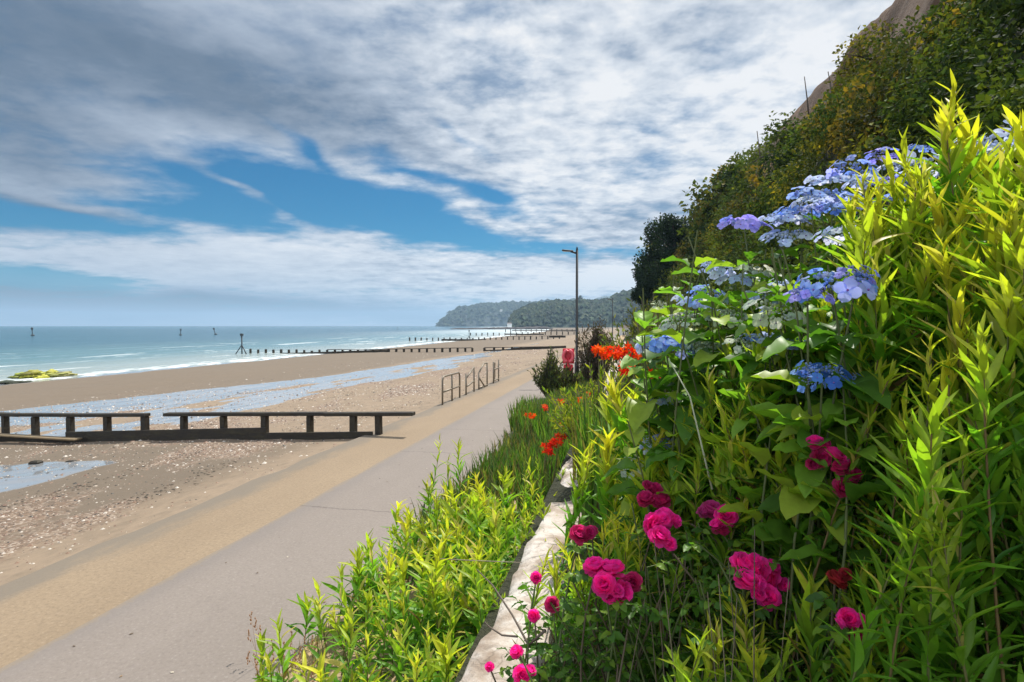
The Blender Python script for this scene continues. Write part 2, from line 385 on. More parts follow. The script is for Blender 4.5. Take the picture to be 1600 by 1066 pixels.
tag(grid('sea', xo, ysea, lambda X, Y: -1.2+.05*np.sin((X-swat(Y))*.9+3*fbm(X*.02, Y*.03, 3))*np.clip((swat(Y)-X)/12, 0, 1)*(Y < 600),
         M_sea, {'shore': lambda X, Y: swat(np.minimum(Y, 1500))-X}, sea_x), kind='structure')
# base sheet below everything, inland too
tag(grid('ground', np.array([-9000, -300, -6.2, 0, 300, 9000.]), np.array([-2000, -20, 0, 200, 1600, 9000.]), lambda X, Y: X*0-3.5, simple('deep_ground', (.12, .1, .07), .9)), kind='structure')

# promenade: concrete slab apron and tarmac path
m, g, b = mat('apron_concrete'); M_apron = m
tc = g.new('ShaderNodeTexCoord').outputs['Object']
s3 = g.new('ShaderNodeSeparateXYZ'); g.l.new(tc, s3.inputs[0])
nl = g.noise(g.scale(tc, (1, .4, 1)), .9, 6, .6); nf = g.noise(tc, 60, 4, .75); nm = g.noise(tc, 9, 5, .65)
c = g.mix(nl, (.215, .155, .098), (.34, .255, .165))
c = g.mix(g.m('MULTIPLY', g.ss(nm, .45, .8), .5), c, (.22, .165, .11))
nk = g.noise(tc, 26, 4, .8); c = g.mix(g.m('MULTIPLY', g.ss(nk, .48, .66), .5), c, (.15, .11, .075)); c = g.mix(g.m('MULTIPLY', g.ss(nk, .44, .30), .4), c, (.46, .37, .27))
edge = g.ss(g.m('ADD', s3.outputs[0], g.m('MULTIPLY', g.m('SUBTRACT', g.noise(g.scale(tc, (2, .6, 1)), 1.2, 5, .65), .5), 1.1)), -5.62, -6.02)
c = g.mix(g.m('MULTIPLY', edge, .8), c, (.17, .145, .115))
spk = g.ss(g.voro(tc, 34), .22, .10); c = g.mix(g.m('MULTIPLY', g.m('MULTIPLY', spk, g.ss(nm, .35, .6)), .5), c, (.22, .15, .10))
g.put(b.inputs['Base Color'], g.mix(g.m('MULTIPLY', nf, .5), c, g.mix(1, c, (.5, .5, .5), 'MULTIPLY')))
b.inputs['Roughness'].default_value = .9; g.put(b.inputs['Normal'], g.bump(g.m('ADD', nf, nm), .4, .01))
m, g, b = mat('path_tarmac'); M_path = m
tc = g.new('ShaderNodeTexCoord').outputs['Object']
s3 = g.new('ShaderNodeSeparateXYZ'); g.l.new(tc, s3.inputs[0])
nl = g.noise(g.scale(tc, (1, .35, 1)), .8, 6, .62); nf = g.noise(tc, 150, 3, .7); nm = g.noise(tc, 14, 4, .6)
c = g.mix(nl, (.180, .150, .128), (.268, .228, .198))
nk = g.noise(tc, 38, 3, .75); c = g.mix(g.m('MULTIPLY', g.ss(nk, .50, .72), .45), c, (.13, .108, .095)); c = g.mix(g.m('MULTIPLY', g.ss(nk, .46, .28), .30), c, (.40, .36, .33))
st = g.noise(g.scale(tc, (1, .6, 1)), 2.3, 6, .7); c = g.mix(g.m('MULTIPLY', g.ss(st, .56, .74), .40), c, (.15, .125, .11))
c = g.mix(g.m('MULTIPLY', g.ss(nm, .5, .85), .4), c, (.25, .21, .2))
sandy = g.ss(g.m('ADD', s3.outputs[0], g.m('MULTIPLY', g.m('SUBTRACT', g.noise(tc, 5, 6, .8), .5), .34)), -4.57, -4.62)
dkedge = g.ss(g.m('ADD', s3.outputs[0], g.m('MULTIPLY', g.m('SUBTRACT', nl, .5), .35)), -4.25, -4.6)
c = g.mix(g.m('MULTIPLY', dkedge, .40), c, (.17, .15, .14)); c = g.mix(g.m('MULTIPLY', sandy, .5), c, (.24, .185, .12))
wob = g.m('MULTIPLY', g.m('SUBTRACT', g.noise(tc, 1.7, 4, .7), .5), .22)
for t0 in (7.35, 11.0, 13.6, 17.2, 24.5, 31):
    ln = g.m('ABSOLUTE', g.m('SUBTRACT', g.m('ADD', s3.outputs[1], wob), t0))
    c = g.mix(g.m('MULTIPLY', g.ss(ln, .022, .006), .75), c, (.11, .09, .08))
g.put(b.inputs['Base Color'], g.mix(g.m('MULTIPLY', nf, .45), c, g.mix(1, c, (.55, .55, .55), 'MULTIPLY')))
b.inputs['Roughness'].default_value = .85; g.put(b.inputs['Normal'], g.bump(g.m('ADD', nf, g.m('MULTIPLY', nm, .5)), .3, .008))
def slab(name, x0, x1, z, m, y0=-12, y1=1500, jag=0, th=.5):
    mb = MB(); ys = tlog(2, y1, 200); n = len(ys)
    j0 = (fbm(ys*1.3, ys*0, 4, 77)-.5)*jag
    V = np.concatenate([np.stack([np.full(n, x0)+j0, ys, np.full(n, z-th)], 1), np.stack([np.full(n, x0)+j0, ys, np.full(n, z-.03)], 1), np.stack([np.full(n, x0+.03)+j0, ys, np.full(n, z)], 1),
                        np.stack([np.full(n, x1), ys, np.full(n, z)], 1), np.stack([np.full(n, x1), ys, np.full(n, z-th)], 1)])
    i = np.arange(n-1)
    mb.arr(V, [np.stack([L*n+i, (L+1)*n+i, (L+1)*n+i+1, L*n+i+1], 1)[:, ::-1] for L in range(4)], np.ones((len(V), 3)))
    return tag(mb.build(name, m, None, False), kind='structure')
slab('pavement', -6.2, -4.58, 0, M_apron, jag=.16)
slab('path', -4.68, -2.5, .006, M_path, th=.3, jag=.05)
M_soil = simple('soil', (.060, .042, .028), .95, .4, 6, .6, 14)
M_sandysoil = simple('sandy_soil', (.36, .26, .15), .95, .4, 5, .5, 60)
tag(grid('verge', np.linspace(-2.52, -.75, 14), tlog(2, 1500, 150), lambda X, Y: .03+(fbm(X*3, Y*1.5, 3)-.5)*.05+np.clip((X+2.3)*.12, 0, .3), M_sandysoil), kind='structure')
# raised bed ground and cliff
m, g, b = mat('cliff_earth'); M_cliff = m
tc = g.new('ShaderNodeTexCoord').outputs['Object']; n = g.noise(g.scale(tc, (1, 1, .5)), .8, 8, .65); n2 = g.noise(tc, 5, 6, .7)
c = g.ramp(n, [(.25, (.06, .028, .014)), (.5, (.12, .060, .030)), (.75, (.19, .105, .055))]); c = g.mix(g.m('MULTIPLY', n2, .5), c, (.08, .05, .03))
s3 = g.new('ShaderNodeSeparateXYZ'); g.l.new(tc, s3.inputs[0])
c = g.mix(g.ss(s3.outputs[2], 3.2, 2.0), c, (.045, .032, .022))
g.put(b.inputs['Base Color'], c); b.inputs['Roughness'].default_value = .95; g.put(b.inputs['Normal'], g.bump(g.m('ADD', n, n2), .9, .3))
bare = g.ss(g.m('ADD', g.attr('bare'), g.m('MULTIPLY', g.m('SUBTRACT', n, .5), .5)), .35, .6)
c = g.mix(bare, g.mix(n2, (.020, .026, .010), (.05, .05, .02)), c); g.put(b.inputs['Base Color'], c)
tag(grid('cliff', np.concatenate([np.linspace(-.86, 3.5, 30), np.linspace(3.7, 18, 60), [22, 30, 60, 200]]), np.concatenate([np.linspace(-12, 40, 150), np.geomspace(41, 420, 70)]), bank, M_cliff, {'bare': lambda X, Y: np.clip((X-9.4)/1.0, 0, 1)*np.clip((58-Y)/8, 0, 1)}), kind='structure')
bpy.data.objects['cliff'].name = 'cliff'

# ------------------------------------------------------------------ bed wall
m, g, b = mat('whitewashed_stone'); M_wall = m
tc = g.new('ShaderNodeTexCoord').outputs['Object']; n = g.noise(tc, 3.2, 8, .65); n2 = g.noise(tc, 24, 6, .7)
c = g.ramp(n, [(.30, (.20, .135, .09)), (.45, (.38, .31, .25)), (.56, (.54, .485, .43)), (.8, (.68, .64, .60))])
c = g.mix(g.m('MULTIPLY', g.ss(n2, .52, .72), .6), c, (.26, .21, .17))
crk = g.ss(g.voro(g.vm('ADD', g.scale(tc, (1, .6, 1)), g.vm('MULTIPLY', g.noise(tc, 3, 3, .5, 0, 1), (.4, .4, .4))), 3.2, 'DISTANCE_TO_EDGE'), .02, .004)
c = g.mix(g.m('MULTIPLY', crk, .35), c, (.09, .07, .05))
g.put(b.inputs['Base Color'], c); b.inputs['Roughness'].default_value = .9; g.put(b.inputs['Normal'], g.bump(g.m('ADD', n2, g.m('MULTIPLY', n, 2)), .7, .02))
def bed_wall():
    mb = MB(); ys = np.concatenate([np.linspace(.3, 14, 260), np.linspace(14.2, 60, 60)]); n = len(ys)
    prof = [(-.80, 0), (-.80, .3), (-.80, .62), (-.79, .80), (-.76, .885), (-.68, .905), (-.58, .91), (-.49, .905), (-.43, .88), (-.405, .80), (-.40, .6)]
    k = len(prof); V = np.zeros((k, n, 3)); a = np.arange(k)
    for i, (x, z) in enumerate(prof):
        wob = (fbm(ys*.9, ys*0+.3, 3, 60)-.5)*.10
        dx = (fbm(ys*2.6, ys*0+i*.35, 4, 61)-.5)*.10; dz = (fbm(ys*2.2, ys*0+i*.4, 4, 62)-.5)*.13*(z > .5)
        gap = -.16*np.exp(-((ys-5.9)/.35)**2)*(z > .7)-.14*np.exp(-((ys-8.3)/.3)**2)*(z > .7)
        V[i] = np.stack([x+dx+wob, ys, z+dz+gap], 1)
    i, j = np.meshgrid(a[:-1], np.arange(n-1), indexing='ij'); i = i.ravel(); j = j.ravel()
    mb.arr(V.reshape(-1, 3), [np.stack([i*n+j, (i+1)*n+j, (i+1)*n+j+1, i*n+j+1], 1)[:, ::-1]], np.ones((k*n, 3)))
    return mb.build('low_wall', M_wall)
tag(bed_wall(), 'pale weathered low stone wall holding back the raised flower bed beside the path', 'wall')

# ------------------------------------------------------------------ timber groynes
m, g, b = mat('groyne_timber'); M_tim = m
tc = g.new('ShaderNodeTexCoord').outputs['Object']; n = g.noise(g.scale(tc, (1, 1, 4)), 3, 6, .7); n2 = g.noise(tc, 14, 5)
c = g.ramp(n, [(.3, (.009, .006, .003)), (.5, (.026, .018, .009)), (.62, (.045, .036, .012)), (.8, (.10, .075, .035))]); c = g.mix(g.m('MULTIPLY', n2, .8), c, (.014, .011, .008))
g.put(b.inputs['Base Color'], c); b.inputs['Roughness'].default_value = .7; g.put(b.inputs['Normal'], g.bump(g.m('ADD', n, n2), .8, .02))
def tiltm(a): return np.array([[math.cos(a), 0, -math.sin(a)], [0, 1, 0], [math.sin(a), 0, math.cos(a)]])
def groyne(label, t, railz, posts, rails, planks, pw=.13, group='timber groynes across the beach', zt=None, plank_h=.34):
    x0, x1 = posts[0], posts[-1]
    root = thing('groyne', label, 'groyne', (x1, t, float(beach_z(x1, t))), group)
    for i, x in enumerate(posts):
        mb = MB(); zg = float(beach_z(np.array(x), np.array(float(t)))); z1 = railz(x)-.04+(0 if any(a-.1 <= x <= b_+.1 for a, b_ in rails) else random.uniform(-.15, .05))
        h = z1-(zg-.5); mb.box((x, t, (z1+zg-.5)/2), (pw*random.uniform(.85, 1.15), pw*1.1, h), random.uniform(-.12, .12), bev=.014, tilt=tiltm(random.gauss(0, .016)))
        part(mb, 'post', M_tim, root, False)
    for a, b_ in rails:
        mb = MB(); n = max(2, int((b_-a)/1.5)); xs = np.linspace(a, b_, n)
        for p, q in zip(xs[:-1], xs[1:]):
            z = (railz(p)+railz(q))/2+random.uniform(-.012, .012); an = math.atan2(railz(q)-railz(p), q-p); c_, s_ = math.cos(an), math.sin(an)
            mb.box(((p+q)/2, t, z), (math.hypot(q-p, railz(q)-railz(p))+.004, pw*1.5, .085), 0, bev=.012, tilt=np.array([[c_, 0, -s_], [0, 1, 0], [s_, 0, c_]]))
        part(mb, 'rail', M_tim, root, False)
    for a, b_, top in planks:
        n = max(1, int(abs(b_-a)/3.2)); xs = np.linspace(a, b_, n+1)
        for p, q in zip(xs[:-1], xs[1:]):
            zp = top(p); zq = top(q); an = math.atan2(zq-zp, q-p); c_, s_ = math.cos(an), math.sin(an)
            mb = MB(); mb.box(((p+q)/2, t-pw*.5-.05, (zp+zq)/2-.24), (math.hypot(q-p, zq-zp)-.01, .06, .48), 0, bev=.008, tilt=np.array([[c_, 0, -s_], [0, 1, 0], [s_, 0, c_]]))
            part(mb, 'plank', M_tim, root, False)
    return root
T1 = 12.6
rz1 = lambda x: np.interp(x, [-16, -5], [.13, .53])
g1p = [XT(p, T1) for p in (-170, -110, -52, 5, 52, 107, 165, 224, 285, 348, 412, 483, 551, 591)]
zb = lambda x: float(beach_z(np.array(x), np.array(T1)))
groyne('nearest dark timber groyne with an open top rail, reaching from the promenade over wet sand', T1, rz1, g1p,
       [(XT(-230, T1), XT(228, T1)), (XT(257, T1), XT(646, T1))],
       [(XT(-220, T1), XT(107, T1), lambda x: zb(x)+.17), (XT(107, T1), XT(420, T1), lambda x: zb(x)+.30), (XT(420, T1), XT(585, T1), lambda x: zb(x)+.17)])
mb = MB(); a = np.array([XT(-40, T1), T1-.30, zb(-15)+.11]); e = np.array([XT(142, T1), T1-.42, zb(-13)+.13])
mb.box((a+e)/2, (float(np.linalg.norm(e-a)), .22, .05), math.atan2(e[1]-a[1], e[0]-a[0]), bev=.01)
tag(mb.build('loose_plank', simple('pale_timber', (.22, .16, .09), .8, .4, 12, .4)), 'loose weathered plank lying along the foot of the nearest groyne', 'plank')  # paler brown wood than the groyne timber
T2 = 70.
rz2 = lambda x: np.interp(x, [-36, -22, -8], [-.62, -.28, .05])
rails2 = [(XT(512, T2), XT(738, T2)), (XT(757, T2), XT(882, T2))]
groyne('second timber groyne running out to the sea past the tripod beacon', T2, rz2, [XT(p, T2) for p in list(range(391, 738, 12))+[738, 757]+list(range(772, 884, 14))],
       rails2, [(XT(440, T2), XT(610, T2), lambda x: float(beach_z(np.array(x), np.array(T2)))+.30), (XT(800, T2), XT(885, T2), lambda x: float(beach_z(np.array(x), np.array(T2)))+.28), (XT(757, T2), XT(800, T2), lambda x: float(beach_z(np.array(x), np.array(T2)))+.15)], .22)
T3 = 136.
rz3 = lambda x: np.interp(x, [-40, -10], [-.35, .35])
groyne('third timber groyne, a dark line beyond the second', T3, rz3, [XT(p, T3) for p in range(640, 878, 9)], [(XT(790, T3), XT(832, T3)), (XT(842, T3), XT(880, T3))],
       [(XT(690, T3), XT(760, T3), lambda x: -.75), (XT(858, T3), XT(884, T3), lambda x: .2)], .25)
T4 = 210.
groyne('fourth timber groyne, small and far along the beach', T4, lambda x: np.interp(x, [-60, -10], [-.1, .6]), [XT(p, T4) for p in range(735, 905, 9)], [(XT(812, T4), XT(900, T4))], [(XT(790, T4), XT(850, T4), lambda x: -.4)], .3)
T5 = 320.
groyne('farthest timber groyne, a thin dark line near the headland', T5, lambda x: .6, [XT(p, T5) for p in range(790, 925, 8)], [(XT(800, T5), XT(925, T5))], [(XT(800, T5), XT(900, T5), lambda x: .1)], .35)

# beacon, marker posts
M_iron = simple('dark_iron', (.028, .036, .042), .5, .3, 10)
def beacon(label, base, h, r):
    root = thing('beacon', label, 'beacon', base, 'tripod beacons at the groyne ends'); x, y, z = base
    mb = MB(); mb.tube([(x, y, z-.8), (x, y, z+h)], r, 8); part(mb, 'mast', M_iron, root)
    for dx, dy in ((-.40, -.15), (.40, -.05), (.05, .4)):
        mb = MB(); mb.tube([(x+dx*h*1.05, y+dy*h, z-.5), (x, y, z+h*.50)], r*.75, 6); part(mb, 'leg', M_iron, root)
    mb = MB(); mb.box((x, y, z+h+.12), (.36*h/2.6, .36*h/2.6, .34), .3, bev=.03); mb.box((x, y, z+h*.9), (.22, .22, .05), .3); part(mb, 'top_mark', M_iron, root, False)
b0 = PZ(378, 553, -1.2)
beacon('dark tripod beacon standing in the sea at the end of the second groyne', b0, 2.45, .085)
b1 = P(733, 532, 150); b1[2] = -1.2
beacon('pale distant tripod beacon by the third groyne', b1, 2.3, .07)
for (px, py, hh_, tl, lab) in ((51, 525, 14, -.1, 'leftmost small marker buoy out at sea near the horizon'), (282, 524, 12, .05, 'middle small marker buoy out at sea left of the tripod beacon'),
                               (337, 523, 13, -.35, 'leaning small marker buoy out at sea just left of the tripod beacon'), (621, 515, 5, 0, 'tiny far marker buoy by the horizon left of the headland')):
    p = PZ(px, py, -1.2); d = np.linalg.norm(p-CAM); h = hh_*.72*d/FPX; r = h*.045
    root = thing('marker_buoy', lab, 'buoy', p, 'marker buoys out at sea')
    mb = MB(); mb.tube([p-[0, 0, h*.2], p+[tl*h, 0, h]], r, 6); part(mb, 'pole', M_iron, root)
    mb = MB(); mb.sphere(p+[0, 0, h*.06], (h*.20, h*.20, h*.14), 10, 6); part(mb, 'float', M_iron, root)
    mb = MB(); mb.box(p+np.array([tl*h*.85, 0, h*.85]), (h*.2, h*.12, h*.26), 0, bev=h*.02); part(mb, 'top_mark', M_iron, root, False)

# handrails on the seaward edge
M_rail = simple('galvanised_rail', (.20, .17, .13), .45, .3, 8, metal=.3)
def edge(px, x=-6.02): # y on promenade edge for a pixel column
    k = (px-800)/FPX; den = k*math.cos(YAW)-math.sin(YAW); d = x/den; return d*(k*math.sin(YAW)+math.cos(YAW))
XE = -6.02
def rail_thing(label, pieces):
    y0 = pieces[0][1][0][1]; root = thing('handrail', label, 'handrail', (XE, y0, 0), 'handrails along the promenade edge')
    for nm, pts in pieces:
        mb = MB(); mb.tube(pts, .032, 8); part(mb, nm, M_rail, root)
def arc(y0, y1, z): return [(XE, y0, -.05), (XE, y0, z-.14), (XE, y0+.04, z-.05), (XE, y0+.14, z), (XE, y1-.14, z), (XE, y1-.04, z-.05), (XE, y1, z-.14), (XE, y1, -.05)]
ya, ym, yb = edge(691), edge(706), edge(718)
rail_thing('hooped grey handrail with a mid bar, nearest of those on the promenade edge', [('hoop', arc(ya, yb, .92)), ('post', [(XE, ym, -.05), (XE, ym, .90)]), ('bar', [(XE, ya, .42), (XE, yb, .42)])])
ya, yb = edge(728), edge(740.5)
rail_thing('second handrail from the near end, with a sloping top', [('post', [(XE, ya, -.05), (XE, ya, .80)]), ('post', [(XE, yb, -.05), (XE, yb, .98)]), ('top_rail', [(XE, ya, .62), (XE, yb, .97)]), ('bar', [(XE, ya, .30), (XE, yb, .42)])])
ya, yb = edge(748), edge(761)
rail_thing('third handrail, with a diagonal brace down to its foot', [('post', [(XE, ya, -.05), (XE, ya, .70)]), ('post', [(XE, yb, -.05), (XE, yb, 1.0)]), ('top_rail', [(XE, ya, .68), (XE, yb-.6, 1.0), (XE, yb, 1.0)]), ('brace', [(XE, ya, .5), (XE, yb-.4, .02)]), ('bar', [(XE, ya, .06), (XE, yb, .06)])])
ya, yb = edge(771), edge(779)
rail_thing('farthest handrail, two upright posts with a broad slat', [('post', [(XE, ya, -.05), (XE, ya, .98)]), ('post', [(XE, yb, -.05), (XE, yb, 1.02)]), ('bar', [(XE, ya, .12), (XE, yb, .12)]), ('bar', [(XE, ya, .62), (XE, yb, .62)])])
mb = MB(); mb.box((XE-.02, ya+.25, .5), (.05, .22, .86), 0, bev=.01); part(mb, 'slat', M_rail, D.objects['handrail.003'], False)

# lamps and lifebuoy
M_black = simple('black_paint', (.012, .013, .014), .35, .2, 20)
def lamp(label, x, y, h=6.0):
    root = thing('street_lamp', label, 'lamp', (x, y, 0), 'street lamps along the promenade')
    mb = MB(); mb.tube([(x, y, 0), (x, y, .9), (x, y, .95), (x, y, h)], [.10, .10, .062, .055], 12); mb.tube([(x, y, h), (x, y, h+.14)], [.055, .02], 8); part(mb, 'post', M_black, root)
    mb = MB(); mb.box((x, y, .02), (.34, .34, .04), 0, bev=.01); part(mb, 'base_plate', M_black, root, False)
    dx = np.array([-math.cos(YAW), -math.sin(YAW)])*.98
    mb = MB(); e = (x+dx[0]*.30, y+dx[1]*.30, h-.08); mb.tube([(x, y, h-.16), e], [.05, .035], 8); part(mb, 'arm', M_black, root)
    mb = MB(); mb.box((x+dx[0]*.44, y+dx[1]*.44, h-.04), (.52, .17, .07), math.atan2(dx[1], dx[0]), bev=.02, tilt=np.array([[.996, 0, -.08], [0, 1, 0], [.08, 0, .996]])); hd = part(mb, 'lamp_head', M_black, root, False)
    mb = MB(); mb.box((x+dx[0]*.47, y+dx[1]*.47, h-.081), (.34, .12, .012), math.atan2(dx[1], dx[0])); sub(mb, 'lens', simple('lamp_lens', (.5, .5, .48), .3), hd, False)
lp = P(901, 598, 26.0); lamp('tall black street lamp with an arm pointing to the sea, nearest the camera', lp[0], lp[1], 6.05)
lp2 = P(957, 540, 74); lamp('second black street lamp, smaller, farther along the promenade', lp2[0], lp2[1], 6.05)
lp3 = P(973.5, 540, 125); lamp('third and farthest street lamp, hardly showing against the headland', lp3[0], lp3[1], 6.05)
q = P(888, 600, 24.6); x, y = q[0], q[1]
M_red = simple('red_paint', (.55, .012, .03), .4, .15, 6); M_pink = simple('faded_red', (.72, .10, .13), .4, .2, 6)
root = thing('lifebuoy_stand', 'red lifebuoy station on a red post beside the dark bush near the lamp', 'lifebuoy', (x, y, 0))
mb = MB(); mb.tube([(x, y, 0), (x, y, 1.2)], .045, 8); part(mb, 'post', M_red, root)
mb = MB(); ring = []
for i in range(25):
    a = 2*math.pi*i/24; ring.append((x+.21*math.cos(a), y-.06, 1.28+.25*math.sin(a)))
mb.tube(ring, .075, 8, cap=False); part(mb, 'lifebuoy', M_pink, root)
mb = MB(); mb.box((x, y+.04, 1.28), (.50, .04, .66), 0, bev=.02); part(mb, 'back_board', M_red, root, False)
mb = MB(); mb.box((x, y-.04, .72), (.40, .16, .42), 0, bev=.03); part(mb, 'rope_box', M_red, root, False)

# broken posts in the pool, seaweed rocks
p = PZ(56, 727, -.46); p2 = PZ(111, 727, -.46)
root = thing('broken_groyne_stump', 'two stubby dark posts joined by a sunken beam in the small pool', 'timber', (p+p2)/2)
for c_ in (p, p2):
    mb = MB(); mb.box(c_+[0, 0, .0], (.20, .16, .20), .2, bev=.03); part(mb, 'post', M_tim, root, False)
mb = MB(); mb.box((p+p2)/2+[0, 0, -.03], (float(np.linalg.norm(p2-p)), .12, .12), math.atan2(p2[1]-p[1], p2[0]-p[0]), bev=.02); part(mb, 'beam', M_tim, root, False)
M_weed = simple('bright_seaweed', None, .6, .4, 6, .9, 12, attr=True)
for i, (px, py, w, h, col, lab) in enumerate(((44, 589, 22, 8, (.36, .42, .05), 'left clump of bright green seaweed on rock at the water edge'), (63, 589, 26, 11, (.62, .60, .05), 'middle and tallest clump of yellow seaweed at the water edge'),
                                   (84, 588, 24, 8, (.55, .58, .10), 'right clump of yellow green seaweed at the water edge'), (18, 598, 36, 3, (.05, .07, .02), 'low dark weedy rock left of the yellow seaweed'), (99, 587, 14, 7, (.50, .48, .15), 'small pale seaweed tuft farthest right of the yellow seaweed'))):
    c_ = PZ(px, py, -1.15); d = np.linalg.norm(c_-CAM)/FPX
    mb = MB(); 
    for k in range(26):
        mb.sphere(c_+np.array([random.uniform(-.5, .5)*w*d, random.uniform(-.5, .5), random.uniform(-.1, .5)*h*d]), np.array([random.uniform(.06, .18)*w*d, random.uniform(.3, .6), random.uniform(.12, .32)*h*d]), 8, 6, np.array(col)*random.uniform(.2, .75), .5)
    tag(mb.build('seaweed_rock', M_weed, None, True), lab, 'seaweed', 'seaweed clumps at the water edge')

# shells and pebbles on the sand
def shells():
    n = 170000; t = np.exp(rng.uniform(np.log(4.5), np.log(70), n)); x = rng.uniform(-26, -6.4, n)
    t = np.where(rng.random(n) < .55, rng.uniform(4.5, 26, n), t)
    s_ = f_shell(x, t); keep = rng.random(n) < s_*.9+.09
    x, t = x[keep], t[keep]; k = len(x); z = beach_z(x, t)
    V = np.array([(-.5, -.3, 0), (.2, -.5, .05), (.55, .1, 0), (-.1, .5, .05), (0, 0, .35)]); F = [np.array([(0, 1, 4), (1, 2, 4), (2, 3, 4), (3, 0, 4)])]
    a = rng.uniform(0, 6.28, k); sc = rng.gamma(2.6, .0070, k)*(1+t/30); sc = np.clip(sc, .008, .14)
    M = np.zeros((k, 3, 3)); c_, s2 = np.cos(a), np.sin(a); M[:, 0, 0] = c_; M[:, 0, 1] = -s2; M[:, 1, 0] = s2; M[:, 1, 1] = c_; M[:, 2, 2] = 1
    M *= sc[:, None, None]
    pal = np.array([(.56, .50, .43), (.23, .14, .09), (.16, .09, .06), (.035, .03, .025), (.27, .205, .15), (.34, .28, .22)])
    col = pal[rng.choice(6, k, p=[.17, .24, .19, .14, .16, .10])]
    mb = MB(); mb.many((V, F), M, np.stack([x, t, z-.003], 1), col)
    tag(mb.build('shells', simple('shell', None, .6, .2, 30, attr=True), None, False), 'broken shells and small pebbles strewn over the sand', 'shells', kind='stuff')
shells()

def flecks(name, label, cat, pts, size, cols, seed):
    r_ = np.random.default_rng(seed); n = len(pts); V = np.array([(-.5, -.2, .02), (.1, -.35, 0), (.6, .05, .05), (-.05, .3, .0), (0, 0, .14)]); F = [np.array([(0, 1, 4), (1, 2, 4), (2, 3, 4), (3, 0, 4)])]
    a = r_.uniform(0, 6.28, n); M = np.zeros((n, 3, 3)); M[:, 0, 0] = np.cos(a); M[:, 0, 1] = -np.sin(a); M[:, 1, 0] = np.sin(a); M[:, 1, 1] = np.cos(a); M[:, 2, 2] = 1; M *= (size*r_.uniform(.4, 1.6, n))[:, None, None]
    mb = MB(); mb.many((V, F), M, pts, np.array(cols)[r_.integers(0, len(cols), n)]*r_.uniform(.7, 1.3, (n, 1))); tag(mb.build(name, simple(name+'_mat', None, .8, .2, 20, attr=True), None, False), label, cat, kind='stuff')
n = 2600; y = np.exp(rng.uniform(np.log(4), np.log(45), n)); off = rng.choice([0, 1, 2], n, p=[.45, .3, .25])
x = np.where(off == 0, -7.3, np.where(off == 1, -9.2, -12.6))+(fbm(y*.35, y*0+off*5., 4, 12)-.5)*2.6+rng.normal(0, .16, n); kk = fbm(y*.9, y*0+off, 3, 66) > .42; x, y = x[kk], y[kk]
flecks('wrack', 'dark scraps of dried seaweed in lines along the beach', 'seaweed', np.stack([x, y, beach_z(x, y)+.004], 1), .035*(1+y/40), [(.03, .025, .018), (.06, .045, .03), (.10, .07, .045)], 5)
n = 150; y = rng.uniform(3.2, 16, n); x = np.where(rng.random(n) < .6, -2.5-np.abs(rng.normal(0, .25, n)), rng.uniform(-4.6, -2.6, n))
flecks('fallen_leaves', 'small dry leaves and grit lying on the tarmac path', 'leaves', np.stack([x, y, x*0+.010], 1), .022*(1+y/30), [(.10, .07, .045), (.20, .13, .07), (.06, .05, .04), (.38, .33, .26)], 6)

# ------------------------------------------------------------------ headlands
def headland(name, d, outline, thick, col, rough_amp, kindname, seed, foot=-1.3):
    xs = np.array([o[0] for o in outline], float); ys = np.array([o[1] for o in outline], float)
    n = 240; px = np.linspace(xs[0], xs[-1], n); py = np.interp(px, xs, ys)
    py = py-(fbm(px*.16, px*0, 4, seed)-.35)*rough_amp*np.clip((505-py)/12, 0, 1)
    prof = [(0, 0), (.04, .10), (.12, .30), (.25, .52), (.42, .72), (.6, .88), (.8, .97), (1, 1), (1.4, .8), (2, 0)]
    pr = np.array(prof); K = 60; u = np.concatenate([np.linspace(0, 1, K-12), np.linspace(1.03, 2, 12)]); hz_ = np.interp(u, pr[:, 0], pr[:, 1])
    V = np.zeros((n, K, 3)); 
    for i in range(n):
        top = P(px[i], py[i], d+thick)[2]; 
        gul = (fbm(np.full(K, px[i]*.09), u*1.2, 4, seed+5)-.5)
        dd = d+(u*thick)+gul*thick*.5*np.minimum(u, 1)*(u < 1)
        base = P(px[i], 509, 1.0)-CAM; q = base[None, :2]*dd[:, None]
        zz_ = foot+(top-foot)*np.clip(hz_+(fbm(np.full(K, px[i]*.3), u*22, 3, seed+9)-.5)*.10*(u < .97)*(u > 0), 0, 1.0)*(dd/(d+thick) if False else 1)
        V[i, :, 0] = q[:, 0]; V[i, :, 1] = q[:, 1]; V[i, :, 2] = zz_
    mb = MB(); i, j = np.meshgrid(np.arange(n-1), np.arange(K-1), indexing='ij'); i = i.ravel(); j = j.ravel()
    mb.arr(V.reshape(-1, 3), [np.stack([i*K+j, (i+1)*K+j, (i+1)*K+j+1, i*K+j+1], 1)], np.broadcast_to(np.array(col), (n*K, 3)))
    tag(mb.build(name, M_far, None, True), kind='structure'); return V
hillcol = (.030, .045, .028)
VA = headland('hills', 2300, [(684, 510.5), (690, 505), (700, 497), (704, 491), (715, 486), (728, 482), (750, 479), (775, 475.5), (800, 474), (830, 475), (900, 472), (1000, 470)], 300, (.032, .044, .040), 4, 'hill', 1)
VB = headland('hills', 950, [(797, 512), (800, 501), (806, 494), (812, 487), (822, 482), (835, 478), (845, 475), (870, 474.5), (905, 473), (930, 473), (950, 471), (962, 466), (975, 460), (990, 457), (1010, 452), (1060, 440)], 160, (.028, .042, .024), 6, 'hill', 31)
VC = headland('hills', 3600, [(880, 500), (905, 480), (925, 469), (940, 465), (960, 463), (985, 461), (1010, 460), (1060, 465)], 500, (.035, .05, .04), 2, 'hill', 51)
